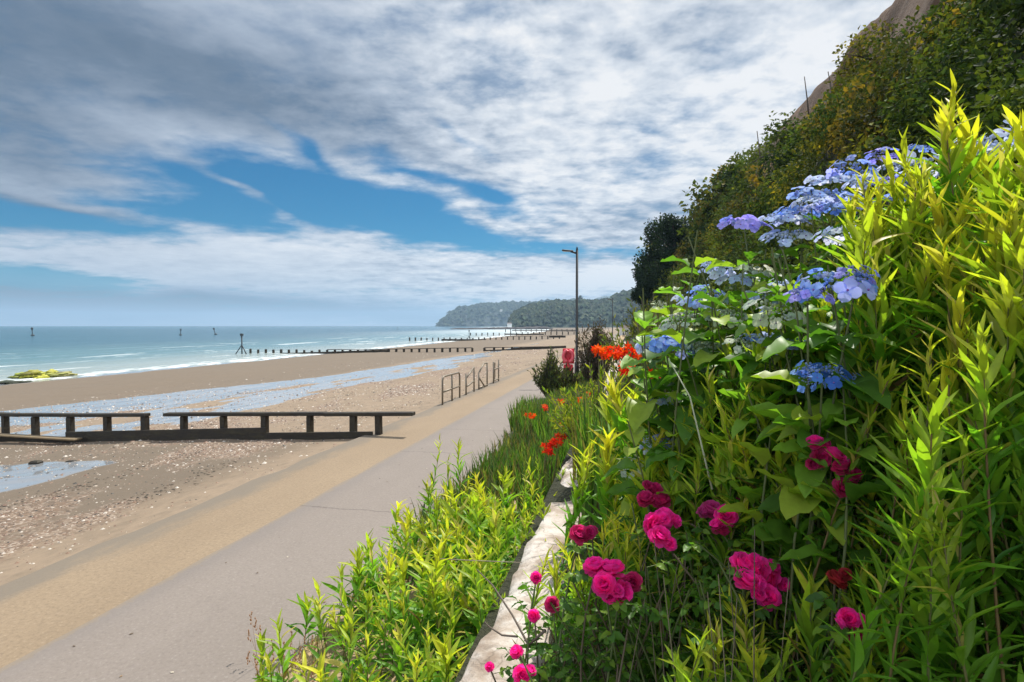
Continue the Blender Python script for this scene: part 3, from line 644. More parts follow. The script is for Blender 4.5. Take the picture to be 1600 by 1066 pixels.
def canopy(V, n, rad, cols, seed, label):
    r_ = np.random.default_rng(seed); mb = MB(); a, b_, _ = V.shape
    oc = np.array([(1, 0, 0), (0, 1, 0), (-1, 0, 0), (0, -1, 0), (0, 0, 1.0), (.7, .7, .55), (-.7, .7, .6), (-.7, -.7, .5), (.7, -.7, .6)])
    F = [np.array([(0, 5, 4), (5, 1, 4), (1, 6, 4), (6, 2, 4), (2, 7, 4), (7, 3, 4), (3, 8, 4), (8, 0, 4)])]
    i = r_.integers(1, a, n); j = (np.clip(r_.beta(1.6, 1.0, n), .06, 1)*(b_-13)).astype(int); loc = V[i, j]+r_.normal(0, rad*.5, (n, 3))*[1, 1, .15]
    M = np.zeros((n, 3, 3)); an = r_.uniform(0, 6.28, n); s_ = rad*r_.uniform(.5, 1.3, n)
    M[:, 0, 0] = np.cos(an)*s_; M[:, 0, 1] = -np.sin(an)*s_; M[:, 1, 0] = np.sin(an)*s_; M[:, 1, 1] = np.cos(an)*s_; M[:, 2, 2] = s_*r_.uniform(.7, 1.3, n)
    mb.many((oc, F), M, loc-[0, 0, rad*.3], np.array(cols)[r_.integers(0, len(cols), n)]*r_.uniform(.6, 1.3, (n, 1)))
    tag(mb.build('woodland', M_far, None, False), label, 'woodland', kind='stuff')
canopy(VA, 2600, 11, [(.025, .042, .022), (.035, .052, .025), (.02, .032, .022)], 3, 'dark woodland over the farthest headland')
canopy(VB, 5200, 5.2, [(.02, .038, .014), (.034, .055, .02), (.013, .026, .012), (.045, .06, .022)], 4, 'dark woodland clothing the nearer headland')
M_render = simple('white_render', (.72, .70, .66), .8, .1, 1); M_roof = simple('slate_roof', (.14, .11, .10), .8, .2, 1); M_glass = simple('window_glass', (.03, .04, .05), .1, .1, 1)
def house(px, py, d, w, label, h=6):
    c_ = P(px, py, d); dl = w*d/FPX; x, y, z = c_
    root = thing('house', label, 'house', (x, y, z-h-8), 'white houses on the far headland')
    mb = MB(); mb.box((x, y, z-h/2-4), (dl, dl*.7, h+8), YAW, bev=.02); wl = part(mb, 'wall', M_render, root, False)
    mb = MB(); hw, hd = dl*.55, dl*.4; c2, s2 = math.cos(YAW), math.sin(YAW)
    V = [(-hw, -hd, 0), (hw, -hd, 0), (hw, hd, 0), (-hw, hd, 0), (-hw*.8, 0, h*.45), (hw*.8, 0, h*.45)]
    V = [(x+a*c2-b_*s2, y+a*s2+b_*c2, z+e_) for a, b_, e_ in V]; mb.add(V, [(0, 1, 5, 4), (2, 3, 4, 5), (1, 2, 5), (3, 0, 4), (3, 2, 1, 0)]); part(mb, 'roof', M_roof, root, False)
    for k in (-.28, 0, .28):
        mb = MB(); q = np.array([x, y, z-h*.45])+RT*k*dl+np.array([s2, -c2, 0])*dl*.352; mb.box(q, (dl*.12, .1, h*.3), YAW); part(mb, 'window', M_glass, root, False)
house(783, 484, 2380, 3.6, 'small white house among trees high on the farthest headland')
house(812, 488, 2360, 4, 'white house halfway down the farthest headland')
house(796, 506, 900, 7, 'low white building on the shore at the foot of the nearer headland', 4)
house(976, 512.5, 150, 14, 'low pale building beside the promenade far off below the cliff', 1.6)
# lone tree on the headland top
def blob_tree(root, x, y, z, h, w, col, n, leaf, mat_, seed, trunk=.35, low=.3):
    r_ = np.random.default_rng(seed); mb = MB()
    mb.tube([(x, y, z-.5), (x+.02*h, y, z+h*.4), (x, y, z+h*.85)], [h*.03, h*.02, h*.006], 7, (.05, .035, .025))
    for k in range(7):
        a = r_.uniform(0, 6.28); u = r_.uniform(.3, .75); mb.tube([(x, y, z+h*u), (x+math.cos(a)*w*.35, y+math.sin(a)*w*.35, z+h*(u+.15))], [h*.01, h*.003], 5, (.05, .035, .025))
    part(mb, 'trunk', M_stem, root)
    mb = MB(); k = 26; cs = []
    for i in range(k):
        u = r_.uniform(low, 1); rr_ = w*.5*(1-.55*u)*r_.uniform(.3, 1); a = r_.uniform(0, 6.28); cs.append((x+math.cos(a)*rr_, y+math.sin(a)*rr_, z+h*u*.93, w*r_.uniform(.14, .26)))
    cs = np.array(cs); ci = r_.integers(0, k, n); dv = r_.normal(0, 1, (n, 3)); dv /= np.linalg.norm(dv, axis=1, keepdims=True)
    loc = cs[ci, :3]+dv*cs[ci, 3:4]*r_.uniform(.5, 1.1, (n, 1))
    scatter(mb, loc, dv, leaf, col, r_); part(mb, 'crown', mat_, root, False)
TPL_S = (np.array([(0, 0, 0), (-.32, .45, .06), (0, 1, -.1), (.32, .45, .06), (0, .5, -.06)]), [np.array([(0, 1, 4), (1, 2, 4), (2, 3, 4), (3, 0, 4)])])
def frames(ax, nr):
    ax = ax/(np.linalg.norm(ax, axis=1, keepdims=True)+1e-9); x = np.cross(ax, nr); x /= np.linalg.norm(x, axis=1, keepdims=True)+1e-9
    n = np.cross(x, ax); return np.stack([x, ax, n], -1)
def scatter(mb, loc, out, leaf, cols, r_, flop=.6, tpl=None):
    n = len(loc); ax = out*.6+r_.normal(0, 1, (n, 3))*.75+np.array([0, 0, -.15]); nr = out+np.array([0, 0, flop])+r_.normal(0, .45, (n, 3))
    M = frames(ax, nr)*(leaf*r_.uniform(.55, 1.25, n))[:, None, None]
    cols = np.array(cols); c_ = cols[r_.integers(0, len(cols), n)]*r_.uniform(.75, 1.25, (n, 1))
    mb.many(tpl or TPL_S, M, loc, c_)
tp = P(906, 472, 1090); root = thing('tree', 'lone round tree standing above the skyline of the nearer headland', 'tree', tp-[0, 0, 6])
blob_tree(root, tp[0], tp[1], tp[2]-6, 17, 13, [(.03, .05, .025)], 1600, 1.6, M_far, 12)
# rock ledge
mb = MB()
for k in range(150):
    u = random.random(); px = 712+u*140; p = P(px, 513, 640+random.uniform(-60, 60)); p[2] = -1.3
    mb.sphere(p, (random.uniform(4, 12), random.uniform(4, 10), random.uniform(.5, 1.0)*(1+2.2*u)), 7, 5, (.045, .04, .04), .3)
tag(mb.build('rock_ledge', M_far, None, True), 'low dark reef of rocks in the sea below the headlands', 'rocks')

# ------------------------------------------------------------------ cliff scrub
GREEN = [(.05, .085, .018), (.075, .12, .02), (.03, .055, .015), (.11, .15, .025)]
OLIVE = [(.08, .095, .018), (.12, .13, .022), (.055, .07, .018), (.11, .10, .02)]
GOLD_LIT = [(.26, .24, .03), (.20, .21, .03), (.21, .17, .03), (.10, .12, .02)]  # leaf tints with sunlit yellow-gold highlights painted in
def bush_pts(c_, r, n, r_):
    dv = r_.normal(0, 1, (n, 3)); dv /= np.linalg.norm(dv, axis=1, keepdims=True)
    s_ = .78+.5*(vnoise(dv[:, 0]*2.2+c_[0]*3, dv[:, 1]*2.2+dv[:, 2]*1.9+c_[1])-.5)
    rad = s_*np.where(r_.random(n) < .75, r_.uniform(.85, 1.12, n), r_.uniform(.3, .9, n))
    return c_+dv*rad[:, None]*np.asarray(r), dv
def hit(px, py):
    ds = np.geomspace(4, 200, 400); q = np.array([P(px, py, d_) for d_ in ds]); e = q[:, 2]-bank(q[:, 0], q[:, 1]); k = np.argmax(e < 0) if (e < 0).any() else int(np.argmin(e/ds))
    return float(ds[k])
def cliff_scrub():
    mb = MB(); r_ = np.random.default_rng(11)
    for k in range(1250):
        y = 2.5*np.exp(r_.uniform(0, np.log(34))); x = r_.uniform(2.6, 13.8)
        if y < 8 and x < 3.2: continue
        if x > 10.0+1.6*(fbm(np.array(y*.25), np.array(0.), 3, 91)-.5)*2 and y < 48: continue
        if x > (11.0 if y < 52 else 13.2): continue
        x *= float(np.interp(y, [-20, 35, 52, 78, 104, 170], [1, 1, .9, .80, .70, .66]))
        z = float(bank(x, y)); rad = r_.uniform(.45, 1.05)*(1+y/70)*1; dist = math.hypot(x, y)
        n = int(np.clip(5600*rad*rad/(dist*.8), 90, 520)); leaf = .085*(1+dist/18)
        p, dv = bush_pts(np.array([x-rad*.2, y, z+rad*r_.uniform(.0, .5)]), (rad, rad*1.15, rad*.85), n, r_)
        q = fbm(np.array(x*.35), np.array(y*.3), 3, 14)
        u = np.clip(x/13, 0, 1)
        cols = GREEN if q < .53 else OLIVE[:3]+GREEN
        if u > .50 and q > .46: cols = OLIVE+GOLD_LIT[:3]+GREEN[:2]  # sunlit gold put into leaf colour along the upper cliff edge
        if y < 16: cols = GREEN
        bc = np.array(cols[r_.integers(len(cols))])*r_.uniform(.6, 1.25); scatter(mb, p, dv, leaf*r_.uniform(.75, 1.2), [bc, bc*[1.3, 1.15, 1], bc*[.7, .8, .9]], r_)
    return mb
sc_ = cliff_scrub()
tag(sc_.build('scrub', M_scrub, None, False), 'dense dark green scrub and brambles covering the steep cliff', 'scrub', kind='stuff')
def shrub(label, px, py, d, r, cols, n, leaf, seed, name='shrub', stems=True, mat_=None):
    r_ = np.random.default_rng(seed); d = hit(px, py); r = tuple(np.array(r)*max(1, d/18)); leaf = leaf*max(1, d/20); c_ = P(px, py, d); zb_ = float(bank(c_[0], c_[1]))
    root = thing(name, label, 'shrub', (c_[0], c_[1], zb_))
    mb = MB()
    for k in range(9):
        e = c_+r_.normal(0, .45, 3)*np.array(r); mid = (np.array([c_[0], c_[1], zb_])+e)/2+r_.normal(0, .1, 3); mb.tube([(c_[0], c_[1], zb_-.1), mid, e], [.03*r[0]+.01, .02*r[0], .005], 5, (.06, .045, .03))
    part(mb, 'stems', M_stem, root)
    mb = MB()
    for k in range(7):
        cc_ = c_+r_.uniform(-.55, .55, 3)*np.array(r); p, dv = bush_pts(cc_, np.array(r)*r_.uniform(.42, .62), n//7, r_); scatter(mb, p, dv, leaf, cols, r_)
    part(mb, 'foliage', mat_ or M_scrub, root, False); return root
shrub('bush tinted sunlit gold high on the cliff edge, below the bare brown earth', 1370, 95, 13.5, (1.1, 1.1, 1.0), GOLD_LIT+OLIVE, 1500, .16, 1)
shrub('yellowish bush on the cliff skyline, left of the bare earth face', 1310, 195, 14, (1.2, 1.2, .9), GOLD_LIT+OLIVE, 1400, .16, 2)
shrub('dark green leggy bush breaking the cliff skyline below the thin bare stalks', 1235, 232, 15, (1.1, 1.1, 1.0), GREEN+OLIVE[:1], 1300, .17, 3)
shrub('olive bush midway along the cliff skyline', 1130, 335, 20, (1.4, 1.4, 1.1), OLIVE+GREEN, 1300, .2, 4)
shrub('low olive brown bush at the left foot of the cliff slope', 1065, 400, 24, (1.3, 1.8, 1.3), OLIVE+GREEN, 1500, .2, 5)
for i, (px, py, d, h, w, lab) in enumerate(((1026, 455, 82, 10.5, 6.2, 'dark evergreen tree at the left end of the cliff, topping its neighbours'), (1052, 440, 74, 8.5, 6.0, 'dark evergreen tree behind, right of the leftmost cliff tree'), (1008, 470, 90, 7, 4.2, 'small dark tree lowest on the left end of the cliff'))):
    p = P(px, py, d); z0 = p[2]-1.0; root = thing('evergreen_tree', lab, 'tree', (p[0], p[1], z0), 'dark trees at the end of the cliff')
    blob_tree(root, p[0], p[1], z0, h+1.0, w, [(.016, .034, .014), (.026, .048, .018), (.012, .024, .012)], 6500, .42, M_scrub, 40+i, low=.1)
# bare stalks against the sky
for px, py, py2, d, lab in ((1183, 205, 265, 15, 'thin bare stalk standing on the cliff skyline, lowest of the stalks'), (1257, 120, 178, 14, 'thin bare stalk on the skyline above the yellowish bush'), (1294, 112, 150, 14, 'short bare stalk by the lower tip of the brown earth face'),
                            (1404, 170, 250, 8, 'pale bare stalk leaning before the dark cliff scrub'), (1101, 312, 335, 20, 'short bare stalk on the skyline far down the cliff')):
    d = hit(px+4, py2+10); a = P(px, py, d); e = P(px+8, py2+14, d); mb = MB(); mb.tube([e, (a+e)/2+[.02, 0, 0], a], np.array([.0016, .0012, .0007])*d, 5, (.07, .05, .035))
    for k in range(14):
        q = a+(e-a)*random.uniform(0, .75); mb.tube([q, q+np.array([random.uniform(-.05, .05), random.uniform(-.05, .05), .05])], [.010, .005], 4, (.06, .04, .03))
    tag(mb.build('bare_stalk', M_stem), lab, 'stalk', 'bare stalks on the cliff')

# ------------------------------------------------------------------ foreground plants
def leaf_tpl(n=6, bend=.3, fold=.25, pk=.42, wv=0, pw=1.0):
    y = np.linspace(0, 1, n+1); w = np.where(y < pk, np.sin(np.pi/2*y/pk), np.cos(np.pi/2*(y-pk)/(1-pk)))**pw
    z = -bend*y*y+.06*np.sin(y*5); V = [(0, y[i], z[i]) for i in range(n+1)]
    for sgn in (-1, 1):
        for i in range(1, n): V.append((sgn*w[i]*.5, y[i]+.02, z[i]+fold*w[i]*.5+wv*math.sin(i*2.1+sgn)*.05))
    L = n+1; Rr = n+1+n-1; f3 = [(0, 1, L), (0, Rr, 1), (L+n-2, n-1, n), (n, n-1, Rr+n-2)]; f4 = []
    for i in range(1, n-1): f4 += [(i, i+1, L+i, L+i-1), (i+1, i, Rr+i-1, Rr+i)]
    return (np.array(V), [np.array(f3), np.array(f4)])
LAN = [leaf_tpl(6, b_, .055, .38, pw=.9) for b_ in (-.08, .05, .14, .26, .42)]
OVA = [leaf_tpl(8, b_, f_, .42, 1, .75) for b_, f_ in ((.1, .25), (.3, .2), (.5, .35), (.0, .45))]
def lerp(a, b_, u): return np.asarray(a)*(1-u)+np.asarray(b_)*u
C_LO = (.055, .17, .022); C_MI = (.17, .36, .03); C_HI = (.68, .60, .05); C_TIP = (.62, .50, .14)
def shoot(ml, ms, base, tip, nl, L, wr, r_, yel=.6, u0=.3, stemr=.005, tight=0.0, bow=.12):
    base = np.asarray(base, float); tip = np.asarray(tip, float); ln = np.linalg.norm(tip-base)
    ctrl = (base+tip)/2+r_.normal(0, bow*.5, 3)*ln*np.array([1, 1, .2]); ctrl[2] += .05*ln
    us = np.linspace(0, 1, 7)[:, None]; pts = (1-us)**2*base+2*us*(1-us)*ctrl+us**2*tip
    ms.tube(pts, np.linspace(stemr, stemr*.35, 7), 5, lerp((.10, .12, .03), (.17, .10, .04), r_.random()), cap=False)
    u = u0+(1-u0)*np.linspace(0, 1, nl)**.85; u = np.clip(u+r_.normal(0, .008, nl), 0, 1)
    uu = u[:, None]; loc = (1-uu)**2*base+2*uu*(1-uu)*ctrl+uu**2*tip
    T = 2*(1-uu)*(ctrl-base)+2*uu*(tip-ctrl); T /= np.linalg.norm(T, axis=1, keepdims=True)
    ph = np.arange(nl)*2.4+r_.uniform(0, 6.28)+r_.normal(0, .25, nl); ref = np.array([1., .2, 0]); X = np.cross(T, ref); X /= np.linalg.norm(X, axis=1, keepdims=True); Y = np.cross(T, X)
    rad = np.cos(ph)[:, None]*X+np.sin(ph)[:, None]*Y
    th = R(44)*(1-u)**.8+R(12)+r_.normal(0, .12, nl); th = np.clip(th*(1-tight)*r_.uniform(.8, 1.35), .10, 1.5)[:, None]
    ax = T*np.cos(th)+rad*np.sin(th)+r_.normal(0, .13, (nl, 3)); nr = T*np.sin(th)-rad*np.cos(th)+r_.normal(0, .30, (nl, 3))
    M = frames(ax, nr); ll = L*r_.uniform(.75, 1.2)*(.55+.6*np.sin(np.pi*np.clip((u-u0)/(1-u0)*.78+.14, 0, 1)))*r_.uniform(.8, 1.15, nl)
    M[:, :, 1] *= ll[:, None]; M[:, :, 0] *= (ll*wr*r_.uniform(.8, 1.2, nl))[:, None]; M[:, :, 2] *= ll[:, None]
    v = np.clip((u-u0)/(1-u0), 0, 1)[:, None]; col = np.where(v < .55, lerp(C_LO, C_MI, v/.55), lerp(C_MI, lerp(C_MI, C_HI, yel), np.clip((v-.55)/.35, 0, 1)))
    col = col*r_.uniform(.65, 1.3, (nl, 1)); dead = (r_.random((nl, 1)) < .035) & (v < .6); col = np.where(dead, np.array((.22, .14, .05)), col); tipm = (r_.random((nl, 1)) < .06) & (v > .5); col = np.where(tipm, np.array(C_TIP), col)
    bi = r_.integers(0, 5, nl)
    for b_ in range(5):
        s_ = bi == b_
        ml.many(LAN[b_], M[s_], loc[s_], col[s_])
def gz(x, y):
    return float(bank(np.array(x), np.array(y))) if x > -.6 else .08
LS = .78
def lance_plant(label, tips, L=.15, wr=.17, nl=30, yel=.6, seed=0, tallfrac=None, group='lance leaved plants in the flower beds', spread=.10, name='leafy_plant', u0=None, root_at=None):
    r_ = np.random.default_rng(seed); pts = np.array([P(*t_) if len(t_) == 3 else t_[:3] for t_ in tips])
    c_ = pts.mean(0); z0 = gz(c_[0], c_[1]); root = thing(name, label, 'plant', (c_[0], c_[1], z0), group); ml, ms = MB(), MB()
    if c_[0] > -.5 and nl > 15: pts = np.concatenate([pts, pts+r_.normal(0, 1, pts.shape)*[.06, .07, .03]+[.02, .06, -.05]])
    for p in pts:
        b_ = p.copy(); b_[:2] = p[:2]+(c_[:2]-p[:2])*.12+r_.normal(0, spread, 2); b_[2] = gz(b_[0], b_[1])-.03
        h = p[2]-b_[2]; 
        if h < .2: b_[2] = p[2]-.3; h = .3
        q0 = np.clip(1-(.48+.35*r_.random())/h, .08, .85) if u0 is None else u0
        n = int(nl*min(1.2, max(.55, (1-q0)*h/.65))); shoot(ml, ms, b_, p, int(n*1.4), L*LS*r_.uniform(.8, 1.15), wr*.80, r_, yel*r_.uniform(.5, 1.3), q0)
    part(ms, 'stems', M_stem, root); part(ml, 'leaves', M_leaf, root); return root
def region(poly_top, x0, x1, ybot, n, dfun, seed):   # tips below a skyline
    r_ = np.random.default_rng(seed); out = []
    xs = [p[0] for p in poly_top]; ys = [p[1] for p in poly_top]
    for k in range(n):
        px = x0+(x1-x0)*(k+r_.random())/n; top = np.interp(px, xs, ys); v = r_.random()**1.1
        py = top+(ybot-top)*v+r_.uniform(0, 25); out.append((px, py, dfun(px, v)*r_.uniform(.92, 1.1)))
    return out
top = [(1000, 700), (1050, 690), (1100, 640), (1150, 560), (1200, 505), (1260, 480), (1320, 420), (1345, 300), (1400, 270), (1440, 215), (1490, 175), (1560, 190), (1620, 200), (1700, 230)]
dR = lambda px, v: 1.85-.75*v
lance_plant('tallest yellow tipped leafy plant, its topmost shoot reaching before the dark cliff', [(1490, 150, 1.75), (1478, 200, 1.7), (1512, 225, 1.75), (1440, 262, 1.7), (1535, 262, 1.7), (1464, 330, 1.65), (1502, 330, 1.6), (1545, 345, 1.5), (1420, 350, 1.7), (1475, 400, 1.5), (1520, 430, 1.45), (1440, 440, 1.6), (1500, 500, 1.4), (1455, 540, 1.4)], .17, .17, 34, .9, 1)
lance_plant('sunlit leafy plant at the right border, right of the tallest shoots', [(1592, 205, 1.5), (1570, 255, 1.5), (1605, 270, 1.4), (1640, 260, 1.4), (1585, 330, 1.35), (1625, 350, 1.3), (1560, 385, 1.4), (1600, 420, 1.25), (1650, 440, 1.3), (1575, 480, 1.25), (1620, 520, 1.2), (1555, 560, 1.3)], .17, .17, 34, .8, 2)
lance_plant('bright leafy plant left of the tallest shoots, standing beside the upper blue hydrangea', [(1348, 285, 1.9), (1372, 300, 1.85), (1395, 285, 1.85), (1362, 350, 1.8), (1410, 320, 1.8), (1385, 400, 1.75), (1350, 455, 1.75), (1400, 470, 1.65), (1425, 520, 1.6), (1375, 520, 1.7)], .16, .17, 34, .85, 3)
lance_plant('yellow green leafy plant with fanned shoots right of the middle blue hydrangea head', [(1290, 490, 1.95), (1325, 500, 1.9), (1368, 440, 1.6), (1372, 560, 1.6), (1390, 590, 1.5), (1415, 640, 1.45)], .17, .17, 32, .7, 4)
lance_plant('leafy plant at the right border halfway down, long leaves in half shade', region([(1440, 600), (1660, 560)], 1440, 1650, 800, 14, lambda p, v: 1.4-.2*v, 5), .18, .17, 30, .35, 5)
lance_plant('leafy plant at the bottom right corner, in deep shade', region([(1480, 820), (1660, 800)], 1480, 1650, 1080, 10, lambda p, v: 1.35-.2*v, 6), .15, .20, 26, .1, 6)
lance_plant('leafy plant with pale shoot tips in front of the red roses', [(1280, 660, 1.85), (1305, 655, 1.8), (1318, 690, 1.75), (1265, 720, 1.8), (1330, 735, 1.7), (1375, 660, 1.7), (1400, 720, 1.6), (1360, 790, 1.6)], .16, .17, 30, .75, 7)
lance_plant('leafy plant whose yellow tips stand below the small blue flowers', [(1140, 560, 2.3), (1185, 500, 2.3), (1200, 520, 2.2), (1215, 560, 2.1), (1165, 610, 2.1), (1195, 640, 2.0), (1235, 620, 2.0), (1130, 650, 2.1), (1160, 700, 2.0), (1220, 700, 1.9)], .16, .17, 32, .8, 8)
lance_plant('leafy plant in front of the wall, with one broad yellow shoot above the crocosmia', [(960, 615, 3.0), (990, 625, 2.9), (1000, 680, 2.7), (1035, 690, 2.6), (950, 700, 2.8), (1020, 740, 2.5)], .22, .19, 30, .9, 9)
lance_plant('leafy plant leaning over the pale wall below the red flowers', [(925, 700, 3.1), (948, 730, 2.9), (962, 770, 2.8), (990, 745, 2.7), (985, 800, 2.6)], .20, .18, 28, .85, 10)
lance_plant('leafy plant in the middle of the flower bed above the magenta roses', [(1075, 660, 2.4), (1100, 655, 2.3), (1060, 720, 2.4), (1090, 740, 2.2), (1050, 775, 2.3), (1125, 730, 2.1), (1170, 770, 2.0), (1210, 790, 1.9)], .18, .17, 32, .55, 11)
lance_plant('leafy plant with upright yellow tips among the magenta roses beside the wall', [(945, 830, 2.3), (965, 820, 2.3), (985, 835, 2.25), (1000, 850, 2.2), (885, 860, 2.4), (870, 900, 2.3), (905, 900, 2.2)], .16, .15, 28, .85, 12)
lance_plant('low leafy plant at the bottom edge between the rose clusters', [(1140, 940, 1.7), (1165, 960, 1.65), (1120, 985, 1.6), (1095, 1010, 1.5), (1180, 1030, 1.5), (1060, 1040, 1.6)], .15, .17, 28, .6, 13)
lance_plant('leafy plant with two pale shoots beside the lowest right rose', [(1345, 905, 1.5), (1375, 925, 1.45), (1330, 960, 1.5), (1380, 980, 1.4), (1260, 1010, 1.5), (1350, 1050, 1.3), (1420, 1000, 1.4)], .16, .18, 28, .6, 14)
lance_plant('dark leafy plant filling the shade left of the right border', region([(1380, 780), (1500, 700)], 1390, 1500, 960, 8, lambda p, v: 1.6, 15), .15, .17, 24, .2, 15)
lance_plant('leafy plant in the shade between the two large rose clusters', [(1060, 900, 2.0), (1090, 850, 2.1), (1240, 850, 1.9), (1250, 790, 1.9), (1075, 960, 1.9), (1215, 990, 1.7)], .15, .17, 24, .3, 16)
# verge planting at path level
def verge_plant(label, x0, x1, y0, y1, n, h0, h1, L, seed, yel=.7, nl=26, extra=()):
    r_ = np.random.default_rng(seed); tips = []
    for k in range(int(n*.72)):
        x = r_.uniform(x0, x1+.08); y = r_.uniform(y0, y1); tips.append((x+r_.normal(-.05, .14), y+r_.normal(0, .1), (h0*.7+(h1*1.12-h0*.7)*r_.random()**1.2)*(.75+.25*min(1, (x+2.6)/.7)), 0))
    return lance_plant(label, tips+list(extra), L*1.25, .22, int(nl*.8), yel, seed, group='lance leaved plants on the verge', spread=.06, u0=.05)
verge_plant('lowest leafy plant on the verge, at the bottom edge left of the wall', -2.05, -.95, 2.7, 3.5, 46, .35, .75, .17, 21)
verge_plant('leafy plant on the verge next to the pale wall, with strong yellow leaves', -1.75, -.95, 3.5, 4.6, 56, .55, .92, .19, 22, .8)
verge_plant('spreading leafy plant at the path edge, its leaves over the kerb', -2.42, -1.7, 3.7, 5.0, 48, .35, .7, .18, 23, .7)
verge_plant('sunlit leafy plant midway along the verge, brightest green', -2.35, -1.5, 5.0, 6.4, 56, .5, .85, .21, 24, .9)
verge_plant('leafy plant of the verge where the wall bends, beside the dark hollow', -1.6, -.95, 4.6, 6.3, 46, .6, .9, .20, 25, .8)
verge_plant('narrow row of leaves pressed against the foot of the pale wall', -.98, -.93, 2.5, 6.6, 64, .62, .95, .15, 29, .6)
e1 = P(712, 690, 6.2); e2 = P(660, 722, 6.2); e3 = P(742, 712, 6.4)
lance_plant('tall open sprig rising above the verge and showing against the path', [(*P(688, 690, 6.1), 0), (*P(716, 700, 6.2), 0), (*P(700, 722, 6.1), 0)], .26, .17, 13, .75, 26, group='lance leaved plants on the verge', spread=.12, u0=.35)

# grass and ground cover
def blades(name, label, gen, n, h0, h1, w, cols, seed, kind='stuff', cat='grass', bend=.5, parent=None):
    r_ = np.random.default_rng(seed); x, y, z = gen(n, r_); n = len(x); h = r_.uniform(h0, h1, n)*(1+np.clip(y, 0, 60)/200); a = r_.uniform(0, 6.28, n); bn = h*bend*r_.uniform(.2, 1, n)
    us = np.array([0, .35, .7, 1.0]); ww = np.array([.7, 1, .7, .05])
    V = np.zeros((n, 8, 3)); dx, dy = np.cos(a), np.sin(a); wx_ = w*(1+y/15)*r_.uniform(.7, 1.3, n)
    for i, u in enumerate(us):
        cx = x+dx*bn*u*u; cy = y+dy*bn*u*u; cz = z+h*(u-.25*bend*u*u)
        for s_ in (0, 1):
            sg = (s_*2-1)*.5*ww[i]*wx_; V[:, i*2+s_] = np.stack([cx-dy*sg, cy+dx*sg, cz], 1)
    F = np.array([(0, 1, 3, 2), (2, 3, 5, 4), (4, 5, 7, 6)]); FF = (F[None]+(np.arange(n)*8)[:, None, None]).reshape(-1, 4)
    cols = np.array(cols); c_ = np.repeat(cols[r_.integers(0, len(cols), n)]*r_.uniform(.7, 1.3, (n, 1)), 8, 0)
    mb = MB(); mb.arr(V.reshape(-1, 3), [FF], c_)
    if parent is not None: return part(mb, name, M_leaf, parent, False)
    return tag(mb.build(name, M_leaf, None, False), label, cat, kind=kind)
def gverge(n, r_):
    y = r_.uniform(6.2, 30, n); x = r_.uniform(-2.5, -.85, n); k = (fbm(x*2, y*.8, 3, 8) > .38); return x[k], y[k], np.full(k.sum(), .08)
blades('grass', 'green grass and strap leaves growing along the verge', gverge, 15000, .2, .5, .014, [(.055, .12, .022), (.10, .16, .03), (.04, .08, .02), (.2, .18, .06), (.13, .10, .04)], 31)
def gkerb(n, r_):
    y = r_.uniform(2.6, 7, n); x = -2.5+np.abs(r_.normal(0, .16, n)); return x, y, np.full(n, .03)
blades('dry_grass', 'thin dry straw coloured grass along the kerb of the path', gkerb, 900, .06, .22, .005, [(.42, .33, .14), (.30, .28, .09), (.16, .2, .05)], 32)
def gbed(n, r_):
    y = r_.uniform(.8, 16, n); x = r_.uniform(-.38, 3.4, n); k = (x > -.4); return x[k], y[k], bank(x, y)[k]
blades('undergrowth', 'dark tangled undergrowth beneath the bed plants', gbed, 16000, .12, .55, .011, [(.035, .075, .015), (.05, .10, .02), (.09, .10, .03), (.07, .05, .025)], 33, cat='undergrowth')
# crocosmia
M_fl = M_petal
STAR = leaf_tpl(4, .35, .2, .5)
def croc(label, px, py, d, n_blade, spikes, seed, hgt=.75, rad=.35, cols=((.055, .13, .02), (.09, .18, .03), (.15, .22, .04), (.16, .13, .05)), fl=1.0, cy=(.85, .035, .008)):
    r_ = np.random.default_rng(seed); c_ = P(px, py, d); z0 = gz(c_[0], c_[1]); root = thing('crocosmia', label, 'plant', (c_[0], c_[1], z0), 'crocosmia clumps')
    def gen(n, r2):
        a = r2.uniform(0, 6.28, n); q = rad*np.sqrt(r2.random(n)); return c_[0]+np.cos(a)*q, c_[1]+np.sin(a)*q, np.full(n, z0-.03)
    blades('leaves', None, gen, n_blade, hgt*.6, hgt*1.1, .016, cols, seed, parent=root, bend=.4)
    for (sx, sy, sd_) in spikes:
        tip = P(sx, sy, sd_); b_ = np.array([c_[0]+r_.normal(0, .1), c_[1]+r_.normal(0, .1), z0])
        ms = MB(); mid = (tip+b_)/2+np.array([0, 0, .12]); ms.tube([b_, mid, tip+[0, 0, .02]], [.006, .005, .004], 5, (.10, .09, .03)); st = part(ms, 'flower_stem', M_stem, root)
        mb = MB(); k = int(13*fl); s_ = .033*fl*(1+sd_/8)
        for i in range(k):
            o_ = tip+np.clip(r_.normal(0, 1, 3), -1.2, 1.2)*np.array([.9, .9, .6])*s_*.85; ax0 = r_.normal(0, 1, 3)+[0, 0, .3]; ax0 /= np.linalg.norm(ax0)
            ph = np.arange(5)*1.257; x_ = np.cross(ax0, [.3, .2, 1]); x_ /= np.linalg.norm(x_); y_ = np.cross(ax0, x_)
            rd = np.cos(ph)[:, None]*x_+np.sin(ph)[:, None]*y_; M = frames(rd*.75+ax0*.6, ax0-rd*.3)*s_*.85; M[:, :, 0] *= .42
            mb.many(STAR, M, np.repeat(o_[None], 5, 0), np.repeat(np.array([cy])*r_.uniform(.7, 1.1), 5, 0)*np.array([[1, r_.uniform(.5, 4.5), 1]]))
        sub(mb, 'flower', M_fl, st)
croc('crocosmia with the largest orange red blooms, left of the blue hydrangea', 972, 575, 4.4, 220, [(959, 551, 4.3), (976, 547, 4.2), (987, 556, 4.2), (980, 576, 4.0)], 51, 1.25, .3, fl=.95)
